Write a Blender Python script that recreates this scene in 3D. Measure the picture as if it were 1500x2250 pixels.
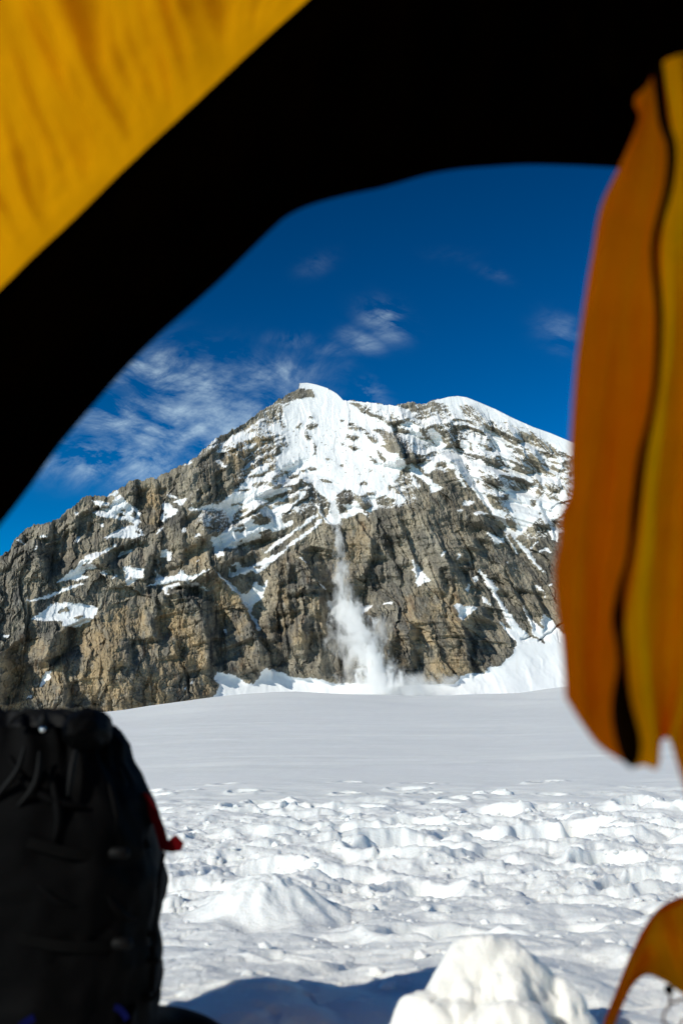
import bpy, math, random
import numpy as np
from mathutils import Vector

# ------------------------------------------------------------------ clear
for o in list(bpy.data.objects):
    bpy.data.objects.remove(o)
scene = bpy.context.scene
COL = scene.collection
rng = np.random.default_rng(7)
random.seed(7)

# ------------------------------------------------------------------ camera
F = 35.0 / 36.0 * 2250.0            # focal length in photograph pixels
HOR = 1575.0                        # row of the true horizon
PITCH = math.atan((HOR - 1125.0) / F)
CAMZ = 0.60
cam = bpy.data.cameras.new('camera')
cam.sensor_fit = 'VERTICAL'
cam.sensor_height = 36.0
cam.lens = 35.0
cam.clip_start = 0.02
cam.clip_end = 30000.0
cam.dof.use_dof = True
cam.dof.focus_distance = 90.0
cam.dof.aperture_fstop = 4.4
cam.dof.aperture_blades = 0
camo = bpy.data.objects.new('camera', cam)
COL.objects.link(camo)
camo.location = (0, 0, CAMZ)
camo.rotation_euler = (math.pi / 2 + PITCH, 0, 0)
scene.camera = camo

# ------------------------------------------------------------------ sun, sky, exposure
SUN_AZ = math.radians(49.0)         # behind the camera, to the left
SUN_EL = math.radians(28.0)
SUNV = Vector((-math.sin(SUN_AZ) * math.cos(SUN_EL), -math.cos(SUN_AZ) * math.cos(SUN_EL), math.sin(SUN_EL)))
sl = bpy.data.lights.new('sun', 'SUN')
sl.energy = 4.0
sl.angle = math.radians(0.53)
sl.color = (0.985, 0.955, 0.85)
so = bpy.data.objects.new('sun', sl)
COL.objects.link(so)
so.rotation_euler = SUNV.to_track_quat('Z', 'Y').to_euler()
so.location = (-20, -20, 30)

vs = scene.view_settings
scene.display_settings.display_device = 'sRGB'
vs.view_transform = 'Standard'
vs.look = 'None'
vs.exposure = 0.0
vs.gamma = 1.0
vs.use_curve_mapping = False
cy = scene.cycles
cy.use_denoising = True
cy.max_bounces = 14
cy.diffuse_bounces = 5
cy.glossy_bounces = 2
cy.transmission_bounces = 4
cy.volume_bounces = 12
cy.transparent_max_bounces = 8
cy.sample_clamp_indirect = 6.0
cy.caustics_reflective = False
cy.caustics_refractive = False


class NT:
    """small helper for building node trees"""
    def __init__(self, tree):
        self.t = tree
        self.n = tree.nodes
        self.l = tree.links

    def node(self, kind, **kw):
        n = self.n.new(kind)
        for k, v in kw.items():
            setattr(n, k, v)
        return n

    def put(self, sock, val):
        if val is None:
            return
        if hasattr(val, 'is_output'):
            self.l.new(val, sock)
        else:
            sock.default_value = val

    def math(self, op, a, b=None, c=None, clamp=False):
        n = self.node('ShaderNodeMath', operation=op, use_clamp=clamp)
        self.put(n.inputs[0], a)
        self.put(n.inputs[1], b)
        if c is not None:
            self.put(n.inputs[2], c)
        return n.outputs[0]

    def vmath(self, op, a, b=None):
        n = self.node('ShaderNodeVectorMath', operation=op)
        self.put(n.inputs[0], a)
        if b is not None:
            if op == 'SCALE':
                self.put(n.inputs['Scale'], b)
            else:
                self.put(n.inputs[1], b)
        return n.outputs['Value'] if op in ('LENGTH', 'DOT_PRODUCT', 'DISTANCE') else n.outputs[0]

    def noise(self, vec, scale=5, detail=4, rough=0.5, distort=0.0, lac=2.0, color=False, kind='FBM'):
        n = self.node('ShaderNodeTexNoise')
        n.noise_type = kind
        n.normalize = True
        self.put(n.inputs['Vector'], vec)
        self.put(n.inputs['Scale'], scale)
        self.put(n.inputs['Detail'], detail)
        self.put(n.inputs['Roughness'], rough)
        self.put(n.inputs['Lacunarity'], lac)
        self.put(n.inputs['Distortion'], distort)
        return n.outputs['Color' if color else 'Fac']

    def mapr(self, v, a, b, c=0.0, d=1.0, smooth=False):
        n = self.node('ShaderNodeMapRange')
        n.interpolation_type = 'SMOOTHSTEP' if smooth else 'LINEAR'
        n.clamp = True
        for i, x in enumerate((v, a, b, c, d)):
            self.put(n.inputs[i], x)
        return n.outputs[0]

    def mix(self, fac, a, b, blend='MIX'):
        n = self.node('ShaderNodeMix', data_type='RGBA', blend_type=blend)
        n.clamp_factor = True
        self.put(n.inputs[0], fac)
        for s, v in ((n.inputs[6], a), (n.inputs[7], b)):
            if isinstance(v, tuple) and len(v) == 3:
                v = v + (1.0,)
            self.put(s, v)
        return n.outputs[2]

    def scalev(self, vec, s):
        n = self.node('ShaderNodeVectorMath', operation='MULTIPLY')
        self.put(n.inputs[0], vec)
        n.inputs[1].default_value = s
        return n.outputs[0]

    def attr(self, name):
        n = self.node('ShaderNodeAttribute', attribute_type='GEOMETRY')
        n.attribute_name = name
        return n.outputs['Fac']

    def sep(self, v):
        n = self.node('ShaderNodeSeparateXYZ')
        self.put(n.inputs[0], v)
        return n.outputs

    def comb(self, x, y, z):
        n = self.node('ShaderNodeCombineXYZ')
        for s, v in zip(n.inputs, (x, y, z)):
            self.put(s, v)
        return n.outputs[0]

    def bump(self, h, strength=0.5, dist=0.01, normal=None):
        n = self.node('ShaderNodeBump')
        self.put(n.inputs['Height'], h)
        n.inputs['Strength'].default_value = strength
        n.inputs['Distance'].default_value = dist
        if normal is not None:
            self.put(n.inputs['Normal'], normal)
        return n.outputs[0]


def px_dir(u, v):
    a = (u - 750.0) / F
    b = (1125.0 - v) / F
    return a, math.cos(PITCH) - b * math.sin(PITCH), math.sin(PITCH) + b * math.cos(PITCH)


def at(u, v, Y):
    """world point at forward distance Y seen in the direction of photograph pixel (u, v)"""
    a, c, s = px_dir(u, v)
    return Vector((a * Y / c, Y, CAMZ + s * Y / c))


def at_np(u, v, Y):
    a = (u - 750.0) / F
    b = (1125.0 - v) / F
    c = math.cos(PITCH) - b * math.sin(PITCH)
    s = math.sin(PITCH) + b * math.cos(PITCH)
    return a * Y / c, Y, CAMZ + s * Y / c


# sky: clear high-altitude air with thin cirrus
world = bpy.data.worlds.new('World')
scene.world = world
world.use_nodes = True
W = NT(world.node_tree)
W.n.clear()
sky = W.node('ShaderNodeTexSky', sky_type='NISHITA')
sky.sun_disc = False
sky.sun_elevation = SUN_EL
sky.sun_rotation = math.radians(180.0) + SUN_AZ
sky.altitude = 2600.0
sky.air_density = 1.0
sky.dust_density = 0.0
sky.ozone_density = 3.0
hsv = W.node('ShaderNodeHueSaturation')
hsv.inputs['Saturation'].default_value = 1.2
hsv.inputs['Value'].default_value = 1.0
gam = W.node('ShaderNodeGamma')
W.put(gam.inputs['Color'], sky.outputs[0])
gam.inputs['Gamma'].default_value = 1.7
W.put(hsv.inputs['Color'], W.mix(1.0, gam.outputs[0], (0.30, 0.355, 0.315), 'MULTIPLY'))
tc = W.node('ShaderNodeTexCoord').outputs['Generated']
sx, sy, sz = W.sep(tc)
ysafe = W.math('MAXIMUM', W.math('ABSOLUTE', sy), 0.08)
A_ = W.math('DIVIDE', sx, ysafe)
B_ = W.math('DIVIDE', sz, ysafe)
zsafe = W.math('MAXIMUM', sz, 0.05)
flat = W.comb(W.math('DIVIDE', sx, zsafe), W.math('DIVIDE', sy, zsafe), 0.0)
tang = W.comb(A_, B_, 0.0)
warp = W.noise(tang, 5.0, 2, 0.5, color=True)
warpv = W.vmath('SCALE', W.vmath('SUBTRACT', warp, (0.5, 0.5, 0.5)), 0.14)
tw = W.vmath('ADD', tang, warpv)
rot = W.node('ShaderNodeVectorRotate', rotation_type='Z_AXIS')
W.put(rot.inputs['Vector'], tw)
rot.inputs['Angle'].default_value = math.radians(14)
n1 = W.noise(W.scalev(rot.outputs[0], (1.0, 2.2, 1.0)), 11.0, 9, 0.66, 0.0)
rot2 = W.node('ShaderNodeVectorRotate', rotation_type='Z_AXIS')
W.put(rot2.inputs['Vector'], tw)
rot2.inputs['Angle'].default_value = math.radians(-28)
n2 = W.noise(W.scalev(rot2.outputs[0], (1.0, 2.4, 1.0)), 12.0, 8, 0.66, 0.0)
soft = W.mapr(n1, 0.40, 0.70, 0.0, 1.0)
fil = W.mapr(n2, 0.38, 0.62, 0.0, 1.0)
cov = None
for (u, v, ru, rv, rot, amp) in [
        (400, 840, 170, 62, 8, 1.0), (330, 930, 190, 60, 10, 1.05), (520, 910, 150, 60, -6, 1.0),
        (280, 1020, 200, 42, 6, 1.1), (590, 830, 100, 45, -10, 0.9), (450, 990, 140, 40, 0, 0.9),
        (845, 705, 42, 30, 35, 1.0), (790, 750, 40, 20, 15, 0.75), (640, 750, 40, 16, 0, 0.75),
        (695, 580, 34, 20, -25, 0.27), (1080, 600, 32, 14, 20, 0.28), (1240, 735, 46, 32, 30, 0.5),
        (815, 865, 30, 28, 60, 0.75), (720, 770, 40, 14, 0, 0.6), (985, 560, 50, 18, 0, 0.15)]:
    dx, dy, dz = px_dir(u, v)
    a0, b0 = dx / dy, dz / dy
    k = 1.0 / F / math.cos(PITCH)
    ca, sa = math.cos(math.radians(-rot)), math.sin(math.radians(-rot))
    da = W.math('SUBTRACT', A_, a0)
    db = W.math('SUBTRACT', B_, b0)
    p = W.math('DIVIDE', W.math('ADD', W.math('MULTIPLY', da, ca), W.math('MULTIPLY', db, sa)), ru * k * 1.45)
    q = W.math('DIVIDE', W.math('SUBTRACT', W.math('MULTIPLY', db, ca), W.math('MULTIPLY', da, sa)), rv * k * 1.45)
    r2 = W.math('ADD', W.math('MULTIPLY', p, p), W.math('MULTIPLY', q, q))
    g = W.math('MULTIPLY', W.math('EXPONENT', W.math('MULTIPLY', r2, -1.0)), amp)
    cov = g if cov is None else W.math('MAXIMUM', cov, g)
# cirrus goes on outside the part of the sky in view
far_cov = W.mapr(W.noise(flat, 0.55, 3, 0.5), 0.5, 0.72, 0.0, 0.85)
outside = W.mapr(W.math('ABSOLUTE', A_), 0.42, 0.75)
back = W.mapr(sy, 0.1, 0.0)
cov = W.math('MAXIMUM', cov, W.math('MULTIPLY', far_cov, W.math('MAXIMUM', outside, back)))
cl = W.math('MULTIPLY', soft, W.math('MULTIPLY_ADD', fil, 0.85, 0.15))
cl = W.math('MULTIPLY', cl, W.math('MINIMUM', W.math('MULTIPLY', W.math('POWER', cov, 1.7), 1.1), 1.0))
cl = W.math('MULTIPLY', cl, W.mapr(sz, 0.0, 0.05))
skycol = W.mix(W.math('MULTIPLY', cl, 0.85), hsv.outputs[0], (6.9, 8.9, 9.9))
world.cycles.sampling_method = 'MANUAL'
world.cycles.sample_map_resolution = 256
bg = W.node('ShaderNodeBackground')
W.put(bg.inputs['Color'], skycol)
bg.inputs['Strength'].default_value = 0.10
wo = W.node('ShaderNodeOutputWorld')
W.l.new(bg.outputs[0], wo.inputs['Surface'])


# ------------------------------------------------------------------ numpy noise
def hash2(ix, iy, seed):
    h = (ix.astype(np.int64) * 374761393 + iy.astype(np.int64) * 668265263 + seed * 1442695041) & 0xFFFFFFFF
    h = ((h ^ (h >> 13)) * 1274126177) & 0xFFFFFFFF
    h = ((h ^ (h >> 16)) * 2246822519) & 0xFFFFFFFF
    return ((h ^ (h >> 13)) & 0xFFFFFF).astype(np.float32) / np.float32(0xFFFFFF)


def perlin(x, y, seed=0):
    xi = np.floor(x)
    yi = np.floor(y)
    fx = (x - xi).astype(np.float32)
    fy = (y - yi).astype(np.float32)
    xi = xi.astype(np.int64)
    yi = yi.astype(np.int64)
    ux = fx * fx * fx * (fx * (fx * 6 - 15) + 10)
    uy = fy * fy * fy * (fy * (fy * 6 - 15) + 10)
    out = 0
    for dx in (0, 1):
        wx = ux if dx else 1 - ux
        for dy in (0, 1):
            wy = uy if dy else 1 - uy
            ang = hash2(xi + dx, yi + dy, seed) * np.float32(2 * math.pi)
            out = out + wx * wy * (np.cos(ang) * (fx - dx) + np.sin(ang) * (fy - dy))
    return out * np.float32(1.5)


def fbm(x, y, octv=4, seed=0, gain=0.5, lac=2.03):
    s = 0
    a = 1.0
    t = 0
    for i in range(octv):
        s = s + a * perlin(x, y, seed + 17 * i)
        t += a
        a *= gain
        x = x * lac + 3.7
        y = y * lac - 1.3
    return s / t


def ridged(x, y, octv=4, seed=0, gain=0.5, lac=2.03):
    s = 0
    a = 1.0
    t = 0
    for i in range(octv):
        s = s + a * (1.0 - 2.0 * np.abs(perlin(x, y, seed + 31 * i)))
        t += a
        a *= gain
        x = x * lac + 9.1
        y = y * lac + 4.3
    return s / t


def facets(x, y, seed=0, tilt=1.0):
    """broken rock: every Voronoi cell is a tilted plane. returns plane value, cell random, edge distance"""
    xi = np.floor(x).astype(np.int64)
    yi = np.floor(y).astype(np.int64)
    d1 = np.full(x.shape, 1e9, np.float32)
    d2 = np.full(x.shape, 1e9, np.float32)
    val = np.zeros(x.shape, np.float32)
    cr = np.zeros(x.shape, np.float32)
    for dx in (-1, 0, 1):
        for dy in (-1, 0, 1):
            cx = xi + dx
            cyy = yi + dy
            px = (cx + 0.1 + 0.8 * hash2(cx, cyy, seed)).astype(np.float32)
            py = (cyy + 0.1 + 0.8 * hash2(cx, cyy, seed + 1)).astype(np.float32)
            ex = x - px
            ey = y - py
            d = ex * ex + ey * ey
            r = hash2(cx, cyy, seed + 2)
            a = hash2(cx, cyy, seed + 3) * np.float32(2 * math.pi)
            v = 0.62 * (r - 0.5) + tilt * (np.cos(a) * ex + np.sin(a) * ey)
            closer = d < d1
            d2 = np.where(closer, d1, np.minimum(d2, d))
            val = np.where(closer, v, val)
            cr = np.where(closer, hash2(cx, cyy, seed + 4), cr)
            d1 = np.where(closer, d, d1)
    return val.astype(np.float32), cr, (np.sqrt(d2) - np.sqrt(d1)).astype(np.float32)


def sstep(x, a, b):
    t = np.clip((x - a) / (b - a), 0, 1)
    return t * t * (3 - 2 * t)


def blur1(a, r, axis, n=3):
    r = int(max(1, r))
    for _ in range(n):
        pad = [(0, 0)] * a.ndim
        pad[axis] = (r + 1, r)
        c = np.cumsum(np.pad(a, pad, mode='edge').astype(np.float64), axis=axis)
        m = a.shape[axis]
        hi = np.take(c, np.arange(2 * r + 1, 2 * r + 1 + m), axis=axis)
        lo = np.take(c, np.arange(0, m), axis=axis)
        a = ((hi - lo) / (2 * r + 1)).astype(np.float32)
    return a


def blur(a, r):
    return blur1(blur1(a, r, 0), r, 1)


# ------------------------------------------------------------------ mesh helpers
def mesh_np(name, co, quads, mat, smooth=True, attrs=None):
    me = bpy.data.meshes.new(name)
    co = np.ascontiguousarray(co, np.float32)
    quads = np.ascontiguousarray(quads, np.int32)
    k = quads.shape[1]
    me.vertices.add(len(co))
    me.vertices.foreach_set('co', co.ravel())
    me.loops.add(quads.size)
    me.loops.foreach_set('vertex_index', quads.ravel())
    me.polygons.add(len(quads))
    me.polygons.foreach_set('loop_start', np.arange(0, quads.size, k, dtype=np.int32))
    if isinstance(smooth, np.ndarray):
        me.polygons.foreach_set('use_smooth', smooth)
    else:
        me.polygons.foreach_set('use_smooth', np.full(len(quads), smooth))
    for n, a in (attrs or {}).items():
        if a.shape[-1] == 3 and a.ndim == 3:
            at_ = me.attributes.new(n, 'FLOAT_VECTOR', 'POINT')
            at_.data.foreach_set('vector', np.ascontiguousarray(a, np.float32).ravel())
        else:
            at_ = me.attributes.new(n, 'FLOAT', 'POINT')
            at_.data.foreach_set('value', np.ascontiguousarray(a, np.float32).ravel())
    me.update(calc_edges=True)
    if mat is not None:
        me.materials.append(mat)
    o = bpy.data.objects.new(name, me)
    COL.objects.link(o)
    return o


def grid_quads(nr, nc, wrap=False, flip=False):
    r = np.arange(nr - 1)[:, None]
    c = np.arange(nc if wrap else nc - 1)[None, :]
    c2 = (c + 1) % nc
    q = np.stack([r * nc + c, r * nc + c2, (r + 1) * nc + c2, (r + 1) * nc + c], -1).reshape(-1, 4)
    return q[:, ::-1] if flip else q


def mesh_list(name, verts, faces, mat, parent=None, smooth=True):
    me = bpy.data.meshes.new(name)
    me.from_pydata([tuple(v) for v in verts], [], faces)
    me.polygons.foreach_set('use_smooth', [smooth] * len(me.polygons))
    me.update()
    if mat is not None:
        me.materials.append(mat)
    o = bpy.data.objects.new(name, me)
    COL.objects.link(o)
    if parent is not None:
        o.parent = parent
        o.matrix_parent_inverse = parent.matrix_basis.inverted()
    return o


def set_parent(o, parent):
    o.parent = parent
    o.matrix_parent_inverse = parent.matrix_basis.inverted()
    return o


def tag(o, label=None, cat=None, group=None, kind=None):
    for k, v in (('label', label), ('category', cat), ('group', group), ('kind', kind)):
        if v:
            o[k] = v
    return o


def empty(name, loc):
    o = bpy.data.objects.new(name, None)
    COL.objects.link(o)
    o.location = loc
    return o


def tube(points, radii, sides=8, cap=True):
    """verts, faces of a swept round tube"""
    pts = [Vector(p) for p in points]
    if not hasattr(radii, '__len__'):
        radii = [radii] * len(pts)
    V, Fc = [], []
    up = Vector((0.13, 0.27, 0.95)).normalized()
    n = len(pts)
    for i, p in enumerate(pts):
        t = (pts[min(i + 1, n - 1)] - pts[max(i - 1, 0)]).normalized()
        a = t.cross(up)
        if a.length < 1e-4:
            a = t.cross(Vector((1, 0, 0)))
        a.normalize()
        b = t.cross(a)
        for k in range(sides):
            th = 2 * math.pi * k / sides
            V.append(p + (a * math.cos(th) + b * math.sin(th)) * radii[i])
    for i in range(n - 1):
        for k in range(sides):
            k2 = (k + 1) % sides
            Fc.append((i * sides + k, i * sides + k2, (i + 1) * sides + k2, (i + 1) * sides + k))
    if cap:
        Fc.append(tuple(range(sides))[::-1])
        Fc.append(tuple((n - 1) * sides + k for k in range(sides)))
    return V, Fc


def smooth_path(pts, n):
    """Catmull-Rom resample of tuples"""
    P = np.array(pts, float)
    d = np.r_[0, np.cumsum(np.linalg.norm(np.diff(P[:, :2], axis=0), axis=1) + 1e-9)]
    t = np.linspace(0, d[-1], n)
    out = np.zeros((n, P.shape[1]))
    for j, tt in enumerate(t):
        i = int(min(max(np.searchsorted(d, tt) - 1, 0), len(P) - 2))
        f = (tt - d[i]) / (d[i + 1] - d[i])
        p0, p1, p2, p3 = P[max(i - 1, 0)], P[i], P[i + 1], P[min(i + 2, len(P) - 1)]
        out[j] = 0.5 * ((2 * p1) + (p2 - p0) * f + (2 * p0 - 5 * p1 + 4 * p2 - p3) * f ** 2 + (3 * p1 - p0 - 3 * p2 + p3) * f ** 3)
    return out


# ------------------------------------------------------------------ materials
def material(name):
    m = bpy.data.materials.new(name)
    m.use_nodes = True
    t = NT(m.node_tree)
    t.n.clear()
    out = t.node('ShaderNodeOutputMaterial')
    return m, t, out


def principled(t, out, **kw):
    b = t.node('ShaderNodeBsdfPrincipled')
    for k, v in kw.items():
        k2 = k.replace('_', ' ')
        if isinstance(v, tuple) and len(v) == 3 and k2 == 'Base Color':
            v = v + (1.0,)
        t.put(b.inputs[k2], v)
    t.l.new(b.outputs[0], out.inputs['Surface'])
    return b


def mat_near_snow():
    m, t, out = material('glacier_snow')
    P = t.node('ShaderNodeTexCoord').outputs['Object']
    yy = t.sep(P)[1]
    scour = t.noise(t.scalev(P, (0.10, 0.55, 0.3)), 1.0, 5, 0.6, 0.6)
    col = t.mix(t.mapr(scour, 0.35, 0.7), (0.875, 0.886, 0.845), (0.925, 0.93, 0.895))
    crumb = t.noise(P, 70.0, 4, 0.65)
    near = t.mapr(yy, 8.0, 25.0, 0.008, 0.0)
    h = t.math('ADD', t.math('MULTIPLY', crumb, near), t.math('MULTIPLY', scour, t.mapr(yy, 8.0, 60.0, 0.01, 0.34)))
    nb = t.bump(h, 0.6, 1.0)
    principled(t, out, Base_Color=col, Roughness=0.6, Specular_IOR_Level=0.2, Normal=nb, Subsurface_Weight=0.6, Subsurface_Radius=(0.9, 1.0, 1.1), Subsurface_Scale=0.022)
    return m


def mat_mountain():
    m, t, out = material('granite_and_snow')
    P = t.node('ShaderNodeTexCoord').outputs['Object']
    n = t.node('ShaderNodeAttribute', attribute_type='GEOMETRY')
    n.attribute_name = 'tone'
    smask = t.attr('snow')
    f = t.noise(t.scalev(P, (1, 1, 0.6)), 0.45, 3, 0.65)
    k = t.node('ShaderNodeVectorMath', operation='SCALE')
    t.put(k.inputs[0], n.outputs['Vector'])
    t.put(k.inputs['Scale'], t.mapr(f, 0.25, 0.75, 0.82, 1.16))
    col = t.mix(smask, k.outputs[0], n.outputs['Color'])
    ro = t.mapr(smask, 0, 1, 0.92, 0.65)
    principled(t, out, Base_Color=col, Roughness=ro, Specular_IOR_Level=0.12)
    return m


def mat_fabric(name, refl, trans, wrinkle=0.6):
    """thin ripstop cloth that lets light through"""
    m, t, out = material(name)
    P = t.node('ShaderNodeTexCoord').outputs['Object']
    w = t.noise(P, 14.0, 4, 0.6, 0.5)
    weave = t.noise(P, 900.0, 2, 0.5)
    nb = t.bump(t.math('ADD', t.math('MULTIPLY', w, 0.01), t.math('MULTIPLY', weave, 0.0003)), wrinkle, 1.0)
    var = t.mapr(t.noise(P, 22.0, 3, 0.6), 0.25, 0.75, 0.86, 1.1)
    d = t.node('ShaderNodeBsdfDiffuse')
    t.put(d.inputs['Color'], refl + (1.0,))
    t.put(d.inputs['Normal'], nb)
    tr = t.node('ShaderNodeBsdfTranslucent')
    cc = t.node('ShaderNodeVectorMath', operation='SCALE')
    cc.inputs[0].default_value = trans
    t.put(cc.inputs['Scale'], var)
    t.put(tr.inputs['Color'], cc.outputs[0])
    t.put(tr.inputs['Normal'], nb)
    add = t.node('ShaderNodeAddShader')
    t.l.new(d.outputs[0], add.inputs[0])
    t.l.new(tr.outputs[0], add.inputs[1])
    t.l.new(add.outputs[0], out.inputs['Surface'])
    return m


def mat_plain(name, col, rough=0.8, spec=0.2, bump=0.0, scale=200.0, metal=0.0):
    m, t, out = material(name)
    P = t.node('ShaderNodeTexCoord').outputs['Object']
    n = t.noise(P, scale * 0.2, 4, 0.6)
    c = t.mix(t.mapr(n, 0.3, 0.7), tuple(x * 0.75 for x in col), tuple(min(1, x * 1.2) for x in col))
    kw = dict(Base_Color=c, Roughness=rough, Specular_IOR_Level=spec, Metallic=metal)
    if bump:
        kw['Normal'] = t.bump(t.noise(P, scale, 3, 0.6), 0.5, bump)
    principled(t, out, **kw)
    return m


M_SNOW = mat_near_snow()
M_MOUNT = mat_mountain()

# ================================================================== MOUNTAIN
ZA, ZB, ZC, ZD, ZE, ZF, ZG, ZH, ZL, ZR = [
    (0, 1000, 4.6875), (300, 830, 4.6875), (300, 1100, 4.6875), (600, 830, 4.6875), (600, 1100, 4.6875),
    (900, 850, 4.1667), (900, 1150, 4.1667), (400, 1330, 2.5), (0, 800, 2.1429), (600, 800, 2.1429)]


def zp(z, pts):
    return [(z[0] + x / z[2], z[1] + y / z[2]) for x, y in pts]


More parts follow.
